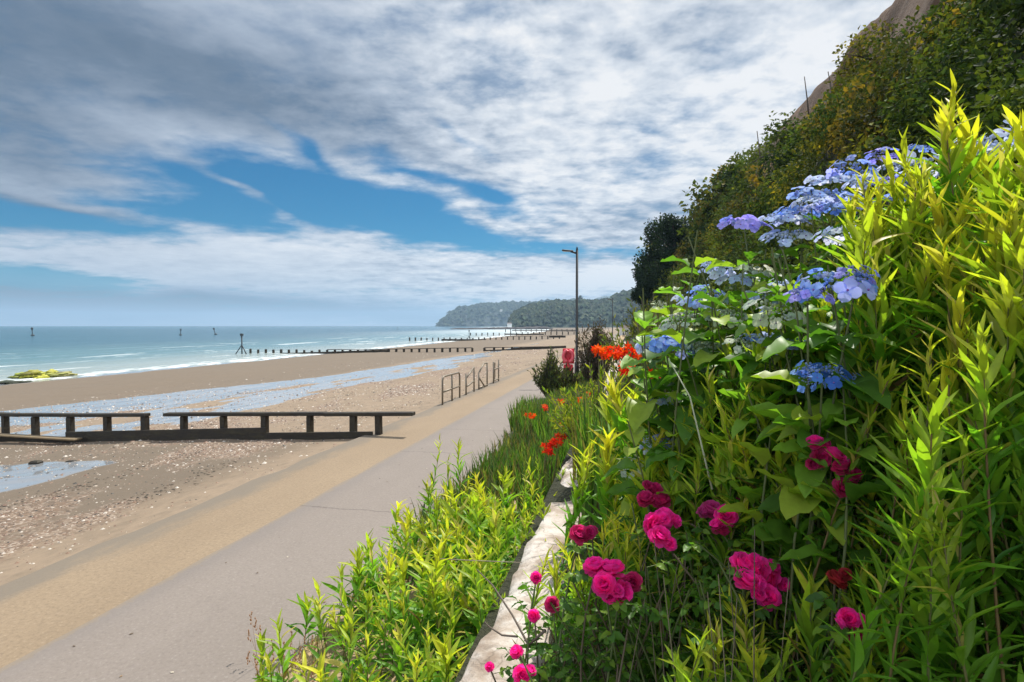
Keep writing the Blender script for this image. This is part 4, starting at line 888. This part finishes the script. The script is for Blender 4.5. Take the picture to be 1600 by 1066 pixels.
croc('crocosmia with a single red orange head, right of the largest orange blooms', 1016, 600, 3.7, 140, [(1016, 591, 3.6), (1022, 596, 3.6)], 52, .95, .25)
croc('crocosmia with one small orange head above the lime green plant', 938, 575, 6.2, 160, [(935, 549, 6.2), (941, 552, 6.2)], 53, 1.1, .3, fl=1.0)
croc('crocosmia with scarlet heads before the pale wall top', 858, 700, 7.6, 420, [(854, 701, 7.4), (863, 694, 7.4), (872, 690, 7.4), (877, 683, 7.5), (858, 706, 7.3)], 54, .55, .42, fl=.85, cy=(.80, .02, .015))
croc('crocosmia with two orange heads halfway down the verge', 868, 640, 12, 520, [(876, 628, 12), (853, 637, 12), (832, 650, 11.5)], 55, .75, .7, fl=.75)
croc('crocosmia clump with small orange flowers close to the wall', 905, 640, 9.5, 420, [(905, 625, 9.5), (919, 618, 9.5), (914, 678, 7.5)], 56, .8, .5, fl=.7)
croc('strap leaved clump at the path edge, without flower heads', 822, 690, 9.0, 800, [], 57, .60, .75)
croc('strap leaved clump on the verge left of the life ring', 850, 655, 13.5, 800, [(824, 648, 13)], 58, .75, .8, fl=.6)

croc('crocosmia with three small orange heads at the path side, nearest the handrails', 845, 640, 15, 420, [(832, 648, 15), (848, 642, 15), (858, 634, 15)], 59, .7, .6, fl=.7)
croc('crocosmia with small scattered orange heads between the far clump and the pale wall', 890, 650, 10.5, 360, [(886, 655, 10.5), (897, 634, 10.5), (903, 660, 10.2), (878, 664, 10.4)], 60, .65, .6, fl=.55)
# lime green feathery plant, dark feathery bushes
def feather(label, px, py, d, h, w, n, cols, seed, name='feathery_bush', leaf=.05, zb_=None, up=.8):
    r_ = np.random.default_rng(seed); c_ = P(px, py, d); z0 = gz(c_[0], c_[1]) if zb_ is None else zb_; c_[2] = z0
    root = thing(name, label, 'bush', tuple(c_)); ms, ml = MB(), MB()
    n = int(n*.62)
    for k in range(n):
        a = r_.uniform(0, 6.28); q = r_.random()**.7; lump = .72+.6*vnoise(np.array(a*1.3+seed), np.array(q*2.0), seed); t_ = c_+np.array([math.cos(a)*w*.58*q*lump, math.sin(a)*w*.5*q, h*(1-.4*q*q)*r_.uniform(.55, 1.12)*lump])
        b_ = c_+(t_-c_)*np.array([.25, .25, 0]); m_ = (b_+t_)/2+r_.normal(0, .04, 3); pts = np.array([b_, m_, t_]); ms.tube(pts, [.008, .006, .003], 4, (.07, .05, .035))
        m = 26; u = r_.uniform(.15, 1, m)[:, None]; loc = b_+(t_-b_)*u; dr = (t_-b_)/np.linalg.norm(t_-b_); out = dr*up+r_.normal(0, .4, (m, 3))
        M = frames(out, r_.normal(0, 1, (m, 3)))*(leaf*r_.uniform(.7, 1.6, m))[:, None, None]; M[:, :, 0] *= .45
        cc_ = np.array(cols)[r_.integers(0, len(cols), m)]*r_.uniform(.7, 1.3, (m, 1)); ml.many(TPL_S, M, loc, cc_)
    part(ms, 'stems', M_stem, root); part(ml, 'foliage', M_scrub, root, False)
feather('dark feathery bush at the path edge, left of the life ring', 862, 600, 20, 1.35, 1.15, 420, [(.06, .09, .04), (.08, .075, .05), (.13, .17, .04)], 61, leaf=.11, zb_=.05)
feather('brown purple feathery bush behind the lamp post, taller than its neighbour', 930, 560, 23, 2.5, 1.15, 520, [(.10, .075, .055), (.08, .09, .045), (.13, .09, .07)], 62, leaf=.12, zb_=.05)
feather('small dark bush below the life ring', 889, 590, 21.5, .85, .6, 150, [(.05, .045, .035), (.05, .06, .03)], 63, leaf=.11, zb_=.05)
feather('distant brownish bush beside the second lamp', 944, 540, 34, 1.7, 1.2, 260, [(.07, .055, .04), (.06, .07, .03)], 64, leaf=.14, zb_=.1)
feather('lime green feathery plant below the orange crocosmia', 935, 600, 7.6, 1.05, 1.15, 260, [(.28, .38, .03), (.2, .32, .03), (.4, .44, .05)], 65, leaf=.075, name='feathery_plant')
feather('yellow green bushy plant right of the lime green plant and behind the orange blooms', 1030, 560, 9, 1.5, 1.3, 300, [(.16, .22, .03), (.10, .15, .03), (.25, .27, .05)], 66, leaf=.09, name='feathery_plant')
feather('olive bush beside the far promenade, left of the cliff foot', 1050, 530, 16, 1.9, 2.0, 420, [(.09, .12, .03), (.06, .08, .02), (.14, .15, .04)], 67, leaf=.12)

# ------------------------------------------------------------------ hydrangeas
def hyd_head(mb, c_, r, tone_, r_, nfl=10, tilt=None):
    nfl += 2; fac = .12 if c_[2] > H+.28 else .40
    pal = {'violet': [(.26, .26, .70), (.20, .28, .72), (.36, .34, .76)], 'blue': [(.16, .32, .74), (.26, .42, .78), (.36, .44, .78)], 'deep': [(.07, .20, .62), (.09, .24, .66), (.05, .14, .5)],
           'pale': [(.50, .62, .82), (.42, .55, .80), (.62, .70, .80)], 'green': [(.52, .62, .38), (.60, .66, .50), (.45, .55, .45)]}[tone_]
    up = np.array([0, 0, 1.])-FW*fac+(np.array(tilt) if tilt is not None else r_.normal(0, .16, 3)); up /= np.linalg.norm(up)
    x_ = np.cross(up, [0, 1, .1]); x_ /= np.linalg.norm(x_); y_ = np.cross(up, x_)
    for k in range(70):                      # fertile centre
        a = r_.uniform(0, 6.28); q = r*.72*math.sqrt(r_.random()); p = c_+x_*math.cos(a)*q+y_*math.sin(a)*q+up*(.012+r_.uniform(-.01, .012)-q*.1)
        c2 = lerp(pal[r_.integers(3)], (.42, .50, .42), r_.uniform(.1, .7)); mb.sphere(p, r*.055*r_.uniform(.7, 1.2), 5, 3, c2)
    for k in range(nfl):
        a = 2*math.pi*k/nfl+r_.normal(0, .15); q = r*r_.uniform(.66, .94); p = c_+x_*math.cos(a)*q+y_*math.sin(a)*q+up*r_.uniform(-.01, .02)
        ax0 = up*.8+(x_*math.cos(a)+y_*math.sin(a))*.55+r_.normal(0, .22, 3); ax0 /= np.linalg.norm(ax0); a_ = np.cross(ax0, [.2, .5, 1]); a_ /= np.linalg.norm(a_); b_ = np.cross(ax0, a_)
        ph = np.arange(4)*1.571+r_.uniform(0, 1.5); rd = np.cos(ph)[:, None]*a_+np.sin(ph)[:, None]*b_; s_ = r*.27*r_.uniform(.8, 1.2)
        M = frames(rd*.96+ax0*.18, ax0[None]-rd*.1)*s_; M[:, :, 0] *= .95; col = np.repeat(np.array([pal[r_.integers(3)]]), 4, 0)*r_.uniform(.85, 1.15, (4, 1))
        mb.many(PET, M, np.repeat(p[None], 4, 0), col); mb.sphere(p+ax0*s_*.1, s_*.10, 5, 3, (.35, .18, .45))
    return up
PET = leaf_tpl(5, .12, .12, .58, 0, .6)
def hydrangea(label, heads, nleaf, lc, ls, seed, L=.13, root_px=None, leafpts=()):
    r_ = np.random.default_rng(seed); hp = [P(h[0], h[1], h[2]) for h in heads]; c_ = np.mean(hp, 0); rx = P(*root_px) if root_px else c_
    z0 = gz(rx[0], rx[1]); root = thing('hydrangea', label, 'hydrangea', (rx[0], rx[1], z0), 'lacecap hydrangeas in the raised bed'); ms, ml = MB(), MB(); base = np.array([rx[0], rx[1], z0])
    sticks = []
    for h, p in zip(heads, hp): sticks.append(p-[0, 0, .01])
    for k in range(nleaf//6): 
        q = P(*lc)+r_.uniform(-1, 1, 3)*np.array(ls); sticks.append(q)
    LL, AX, NR = [], [], []
    for p in sticks:
        b_ = base+np.array([r_.normal(0, .15), r_.normal(0, .15), -.03]); mid = lerp(b_, p, .5)+r_.normal(0, .08, 3); us = np.linspace(0, 1, 6)[:, None]; pts = (1-us)**2*b_+2*us*(1-us)*mid+us**2*p
        ms.tube(pts, np.linspace(.006, .003, 6), 5, (.10, .12, .04), cap=False); T = (p-mid)/np.linalg.norm(p-mid)
        for u, sz in ((.90, .7), (.81, 1.0), (.70, 1.1), (.56, 1.0)):
            q = (1-u)**2*b_+2*u*(1-u)*mid+u*u*p; a0 = r_.uniform(0, 3.14); X = np.cross(T, [1, .3, .1]); X /= np.linalg.norm(X); Y = np.cross(T, X)
            for a in (a0, a0+3.14): rd = X*math.cos(a)+Y*math.sin(a); LL.append(q+rd*.015); AX.append(rd*.95+T*.35+r_.normal(0, .12, 3)+[0, 0, .05]); NR.append(np.append(T*.8-rd*.2+[0, 0, .5], sz))
    LL, AX, NR = np.array(LL), np.array(AX), np.array(NR); M = frames(AX, NR[:, :3])*(L*NR[:, 3]*r_.uniform(.8, 1.2, len(LL)))[:, None, None]; M[:, :, 0] *= .72
    cols = np.array([(.13, .27, .03), (.19, .34, .04), (.09, .20, .03), (.32, .42, .05)])[r_.integers(0, 4, len(LL))]*r_.uniform(.8, 1.2, (len(LL), 1)); bi = r_.integers(0, 4, len(LL))
    for k in range(4): s_ = bi == k; ml.many(OVA[k], M[s_], LL[s_], cols[s_])
    part(ms, 'stems', M_stem, root); part(ml, 'leaves', M_leaf, root)
    for h, p in zip(heads, hp):
        mb = MB(); hyd_head(mb, p+[0, 0, .012], h[3]*.52*h[2]/FPX, h[4], r_, h[5] if len(h) > 5 else 10); part(mb, 'flower_head', M_petal, root)
hydrangea('hydrangea with the largest violet blue flower head, in the middle of the bed', [(1300, 448, 1.62, 118, 'blue', 12), (1338, 440, 1.6, 64, 'violet', 7), (1262, 468, 1.62, 70, 'violet', 8), (1215, 490, 2.0, 90, 'green', 8), (1370, 400, 1.95, 60, 'pale', 7), (1310, 372, 2.1, 70, 'pale', 8), (1365, 438, 1.9, 40, 'deep', 5)], 70, (1270, 430, 1.95), (.22, .2, .12), 71, .15, (1300, 700, 1.9))
hydrangea('hydrangea with deep blue flowers in the shade right of the centre', [(1285, 590, 1.6, 80, 'deep', 8), (1318, 602, 1.62, 50, 'deep', 5), (1262, 600, 1.62, 50, 'blue', 5), (1240, 542, 2.0, 50, 'blue', 7), (1200, 540, 2.1, 60, 'pale', 7)], 36, (1250, 600, 1.95), (.2, .15, .12), 72, .14, (1260, 800, 1.8))
hydrangea('hydrangea highest on the bank with a row of pale blue heads against the cliff', [(1278, 310, 2.6, 90, 'blue', 10), (1300, 288, 2.7, 80, 'pale', 9), (1330, 270, 2.6, 70, 'blue', 9), (1378, 250, 2.6, 44, 'violet', 7), (1420, 262, 2.7, 90, 'pale', 9), (1352, 292, 2.4, 60, 'pale', 8), (1250, 335, 2.5, 70, 'blue', 10), (1215, 345, 2.6, 50, 'pale', 8), (1340, 318, 2.4, 56, 'pale', 8), (1440, 280, 2.3, 60, 'pale', 8), (1405, 320, 2.2, 50, 'blue', 8), (1437, 238, 2.7, 40, 'blue', 8), (1395, 290, 2.4, 60, 'violet', 9), (1312, 330, 2.4, 64, 'blue', 9), (1268, 322, 2.4, 60, 'pale', 9)], 56, (1320, 350, 2.5), (.35, .25, .18), 73, .15, (1330, 560, 2.6))
hydrangea('hydrangea with one violet head at the left end of the upper row', [(1163, 354, 2.7, 78, 'violet', 10), (1235, 350, 2.5, 70, 'pale', 9), (1225, 375, 2.5, 70, 'pale', 8)], 60, (1190, 410, 2.5), (.3, .25, .15), 74, .16, (1190, 620, 2.5))
hydrangea('hydrangea with flat pale blue heads nearest the orange crocosmia', [(1040, 541, 2.7, 82, 'blue', 11), (1085, 478, 2.8, 70, 'pale', 10), (1062, 505, 2.8, 60, 'green', 9), (1105, 470, 2.7, 60, 'blue', 9), (1100, 548, 2.6, 70, 'green', 8), (1150, 440, 2.7, 80, 'pale', 9), (1140, 500, 2.5, 70, 'green', 7), (1160, 545, 2.3, 60, 'green', 7), (1205, 500, 2.2, 50, 'pale', 8), (1225, 455, 2.2, 46, 'pale', 8), (1015, 545, 2.8, 50, 'pale', 8), (1065, 548, 2.6, 56, 'blue', 8), (1185, 470, 2.5, 60, 'pale', 8), (1180, 430, 2.6, 60, 'green', 8), (1120, 425, 2.7, 50, 'pale', 8)], 84, (1120, 520, 2.6), (.35, .3, .2), 75, .16, (1100, 700, 2.6))
hydrangea('hydrangea low in the bed with small blue heads above the magenta roses', [(1030, 632, 2.7, 46, 'pale', 7), (1040, 695, 2.6, 46, 'blue', 7), (1100, 670, 2.5, 40, 'green', 6), (985, 733, 2.7, 44, 'green', 7), (1180, 535, 2.3, 44, 'blue', 6), (1240, 545, 2.0, 44, 'pale', 6), (1015, 700, 2.6, 36, 'pale', 6), (1055, 625, 2.6, 30, 'green', 5)], 48, (1090, 610, 2.5), (.3, .25, .2), 76, .15, (1080, 780, 2.6))
hydrangea('hydrangea at the far right with pale heads behind the tallest leafy plants', [(1560, 225, 2.5, 100, 'pale', 10), (1600, 240, 2.4, 90, 'pale', 10), (1520, 245, 2.5, 80, 'green', 9)], 40, (1560, 290, 2.5), (.4, .2, .15), 77, .15, (1560, 500, 2.5))
hydrangea('young hydrangea with yellow green leaves at the far left of the bed', [(1100, 415, 4.0, 30, 'pale', 6), (1030, 480, 4.2, 26, 'green', 6)], 60, (1070, 470, 4.0), (.45, .4, .3), 78, .17, (1060, 560, 4.2))

# ------------------------------------------------------------------ roses
CUP = leaf_tpl(5, -.55, .45, .62, 0, .5)
def rose(mb, c_, r, col, r_, face=None):
    up = (FW*-.55+np.array([0, 0, .7]) if face is None else face)+r_.normal(0, .3, 3); up /= np.linalg.norm(up); x_ = np.cross(up, [.1, 1, .3]); x_ /= np.linalg.norm(x_); y_ = np.cross(up, x_)
    for ring, (n, th, s_) in enumerate(((4, .12, .55), (6, .42, .75), (8, .8, .95), (9, 1.15, 1.05), (9, 1.5, 1.0), (7, 1.9, .85))):
        ph = 2*np.pi*np.arange(n)/n+ring*.7+r_.normal(0, .15, n); rd = np.cos(ph)[:, None]*x_+np.sin(ph)[:, None]*y_; t_ = th+r_.normal(0, .1, n)
        ax = up[None]*np.cos(t_)[:, None]+rd*np.sin(t_)[:, None]; nr = up[None]*np.sin(t_)[:, None]-rd*np.cos(t_)[:, None]
        M = frames(ax, nr+r_.normal(0, .15, (n, 3)))*r*s_; M[:, :, 0] *= .95
        mb.many(CUP, M, np.repeat((c_-up*r*.15)[None], n, 0)+rd*r*.04, np.repeat(np.array([col])*(1.0), n, 0)*r_.uniform(.75, 1.25, (n, 1))+np.array([[0, .012, .0]])*ring)
MAG = (.92, .018, .42); DKM = (.60, .010, .19); RED = (.42, .008, .05)
def rose_bush(label, blooms, lc, ls, nl, seed, group='rose bushes'):
    r_ = np.random.default_rng(seed); bp = [P(b_[0], b_[1], b_[2]) for b_ in blooms]; c_ = P(*lc); z0 = gz(c_[0], c_[1]); root = thing('rose_bush', label, 'rose bush', (c_[0], c_[1], z0), group); ms, ml = MB(), MB()
    ends = bp+[c_+r_.uniform(-1, 1, 3)*np.array(ls) for k in range(nl//14)]; loc, ax, nr = [], [], []
    for p in ends:
        b_ = np.array([c_[0]+r_.normal(0, .12), c_[1]+r_.normal(0, .12), z0-.02]); mid = lerp(b_, p, .5)+r_.normal(0, .06, 3); us = np.linspace(0, 1, 7)[:, None]; pts = (1-us)**2*b_+2*us*(1-us)*mid+us**2*p
        ms.tube(pts, np.linspace(.006, .003, 7), 5, (.10, .075, .045) if r_.random() < .5 else (.08, .11, .03), cap=False)
        for u in np.linspace(.35, .93, 5)+r_.normal(0, .03, 5):   # pinnate leaves
            q = (1-u)**2*b_+2*u*(1-u)*mid+u*u*p; a = r_.uniform(0, 6.28); dr = np.array([math.cos(a), math.sin(a), r_.uniform(0, .5)]); dr /= np.linalg.norm(dr); sd_ = np.cross(dr, [0, 0, 1.]); sd_ /= np.linalg.norm(sd_)
            pl = r_.uniform(.06, .10); ms.tube([q, q+dr*pl], .0015, 3, (.09, .12, .03), cap=False)
            for v_, sg in ((.4, 1), (.4, -1), (.72, 1), (.72, -1), (1, 0)): loc.append(q+dr*pl*v_); ax.append(sd_*sg*.8+dr*(.5 if sg else 1)); nr.append([0, 0, 1.]+r_.normal(0, .35, 3))
    n = len(loc); M = frames(np.array(ax), np.array(nr))*(.036*r_.uniform(.8, 1.3, n))[:, None, None]; M[:, :, 0] *= .62
    ml.many(OVA[1], M, np.array(loc), np.array([(.07, .17, .02), (.11, .23, .03), (.05, .12, .02), (.17, .28, .03)])[r_.integers(0, 4, n)]); part(ms, 'stems', M_stem, root); part(ml, 'leaves', M_leaf, root)
    for b_, p in zip(blooms, bp):
        mb = MB(); rr0 = b_[3]/2*b_[2]/FPX*.88; rose(mb, p, rr0, b_[4], r_)
        if b_[3] > 30: rose(mb, p+(RT*r_.choice([-1, 1])*.85-UP*r_.uniform(-.8, .8)-FW*.2)*rr0, rr0*.62, np.array(b_[4])*[1, 1.5, 1.1], r_)
        part(mb, 'bloom', M_petal, root)
rose_bush('rose bush with a large bright magenta cluster, nearest the pale wall', [(930, 890, 1.95, 44, MAG), (958, 895, 1.92, 48, MAG), (945, 915, 1.88, 46, MAG), (968, 925, 1.9, 46, MAG), (990, 910, 1.95, 36, DKM), (905, 838, 2.15, 40, DKM), (925, 833, 2.2, 26, DKM)], (975, 960, 2.0), (.25, .2, .2), 260, 81)
rose_bush('rose bush with a large bright magenta cluster right of the middle', [(1158, 885, 1.75, 48, MAG), (1185, 888, 1.75, 50, MAG), (1165, 910, 1.7, 46, MAG), (1205, 905, 1.75, 42, MAG), (1200, 935, 1.7, 46, MAG)], (1190, 960, 1.75), (.25, .2, .2), 260, 82)
rose_bush('rose bush with magenta blooms in the middle, above the wall side cluster', [(1020, 820, 2.1, 44, MAG), (1038, 812, 2.12, 40, MAG), (1030, 840, 2.05, 42, MAG), (1010, 783, 2.3, 36, DKM), (1022, 768, 2.35, 32, DKM), (1035, 785, 2.3, 32, DKM)], (1040, 880, 2.1), (.2, .2, .2), 220, 83)
rose_bush('rose bush with a slightly faded magenta bloom left of the grey stalks', [(1112, 800, 2.05, 40, (.55, .03, .25)), (1135, 808, 2.0, 42, MAG), (1125, 825, 2.0, 36, DKM), (1158, 782, 2.1, 18, (.55, .03, .25))], (1140, 880, 2.0), (.2, .2, .2), 200, 84)
rose_bush('rose bush with deep red magenta blooms behind the pale tipped plant', [(1274, 695, 1.62, 34, MAG), (1280, 716, 1.62, 38, DKM), (1303, 712, 1.6, 36, MAG), (1318, 735, 1.58, 40, DKM), (1315, 763, 1.58, 36, DKM)], (1310, 800, 2.0), (.2, .2, .2), 240, 85)
rose_bush('rose bush with a lone dark red bloom and a magenta bloom below, at lower right', [(1305, 908, 1.45, 38, RED), (1325, 968, 1.35, 40, MAG), (1342, 976, 1.36, 38, MAG), (1330, 988, 1.34, 36, DKM)], (1330, 980, 1.75), (.3, .2, .2), 300, 86)
rose_bush('rose bush with small magenta buds hanging over the pale wall at the bottom', [(835, 962, 2.2, 24, MAG), (864, 945, 2.2, 30, DKM), (838, 903, 2.3, 22, MAG), (808, 1020, 2.1, 26, MAG), (765, 1043, 2.1, 18, MAG), (815, 1056, 2.0, 36, MAG)], (880, 1040, 2.05), (.15, .15, .12), 120, 87)
rose_bush('flowerless rose bush filling the shaded bottom of the bed', [], (1260, 900, 1.9), (.5, .3, .2), 420, 88)
rose_bush('flowerless rose bush under the shoots at the bottom right', [], (1480, 930, 1.7), (.4, .3, .25), 380, 89)
# thin dry stalks and twigs
def twig(label, pts, r=.004, col=(.10, .075, .055), name='twig'):
    mb = MB(); mb.tube([P(*p) for p in pts], np.linspace(r, r*.5, len(pts)), 5, col); tag(mb.build(name, M_stem), label, 'twig')
twig('bare grey twig arching over the pale wall', [(852, 985, 2.15), (826, 1008, 2.2), (800, 960, 2.4), (770, 915, 2.6), (745, 890, 2.8)], .006)
twig('short curved bare twig lying on the pale wall', [(808, 995, 2.25), (785, 993, 2.35), (765, 980, 2.4), (757, 972, 2.4)], .005)
twig('long pale flower stalk slanting through the hydrangea leaves', [(1113, 765, 2.1), (1095, 690, 2.15), (1078, 620, 2.2), (1044, 560, 2.3)], .0045, (.34, .36, .24))
twig('thin pale cane lying across the verge leaves to the wall', [(680, 873, 4.2), (740, 876, 3.9), (815, 879, 3.6)], .005, (.35, .28, .2))
r_ = np.random.default_rng(5); mb = MB()
for k in range(75):
    px = r_.uniform(1000, 1480); py = r_.uniform(820, 1050); d = r_.uniform(1.5, 2.2); a = P(px, py, d); b_ = a.copy(); b_[2] = gz(a[0], a[1]); b_[:2] += r_.normal(0, .16, 2)
    mb.tube([b_, (a+b_)/2+r_.normal(0, .02, 3), a], [.0024, .002, .0012], 4, lerp((.09, .065, .045), (.24, .2, .13), r_.random()), cap=False)
tag(mb.build('dry_stalks', M_stem), 'tangle of thin dry stalks under the roses', 'stalks', kind='stuff')
mb = MB()
for k in range(26):
    a = PZ(r_.uniform(400, 490), r_.uniform(1020, 1090), .05); tp_ = a+np.array([r_.normal(-.03, .05), r_.normal(0, .05), r_.uniform(.12, .3)]); mb.tube([a, tp_], [.0018, .001], 3, (.36, .22, .12))
    for q in range(8): c_ = tp_-[0, 0, .012*q]+r_.normal(0, .005, 3); mb.sphere(c_, (.006, .006, .010), 4, 3, (.40, .2, .1))
tag(mb.build('seeding_grass', M_stem), 'reddish seeding grass at the path edge by the bottom of the picture', 'grass', kind='stuff')

# ------------------------------------------------------------------ haze
mb = MB(); mb.box((0, 2500, 120), (19000, 14000, 250)); hzo = mb.build('haze', None if False else D.materials.new('haze_air'), None, False)
hm = D.materials['haze_air']; hm.use_nodes = True; gh = G(hm.node_tree); gh.n.clear()
pv = gh.new('ShaderNodeVolumePrincipled'); pv.inputs['Color'].default_value = (.50, .74, 1, 1); pv.inputs['Density'].default_value = .00016; pv.inputs['Anisotropy'].default_value = .2
oo = gh.new('ShaderNodeOutputMaterial'); gh.l.new(pv.outputs[0], oo.inputs['Volume']); tag(hzo, kind='stuff')
SC.cycles.max_bounces = 6; SC.cycles.transparent_max_bounces = 8; SC.cycles.volume_bounces = 0
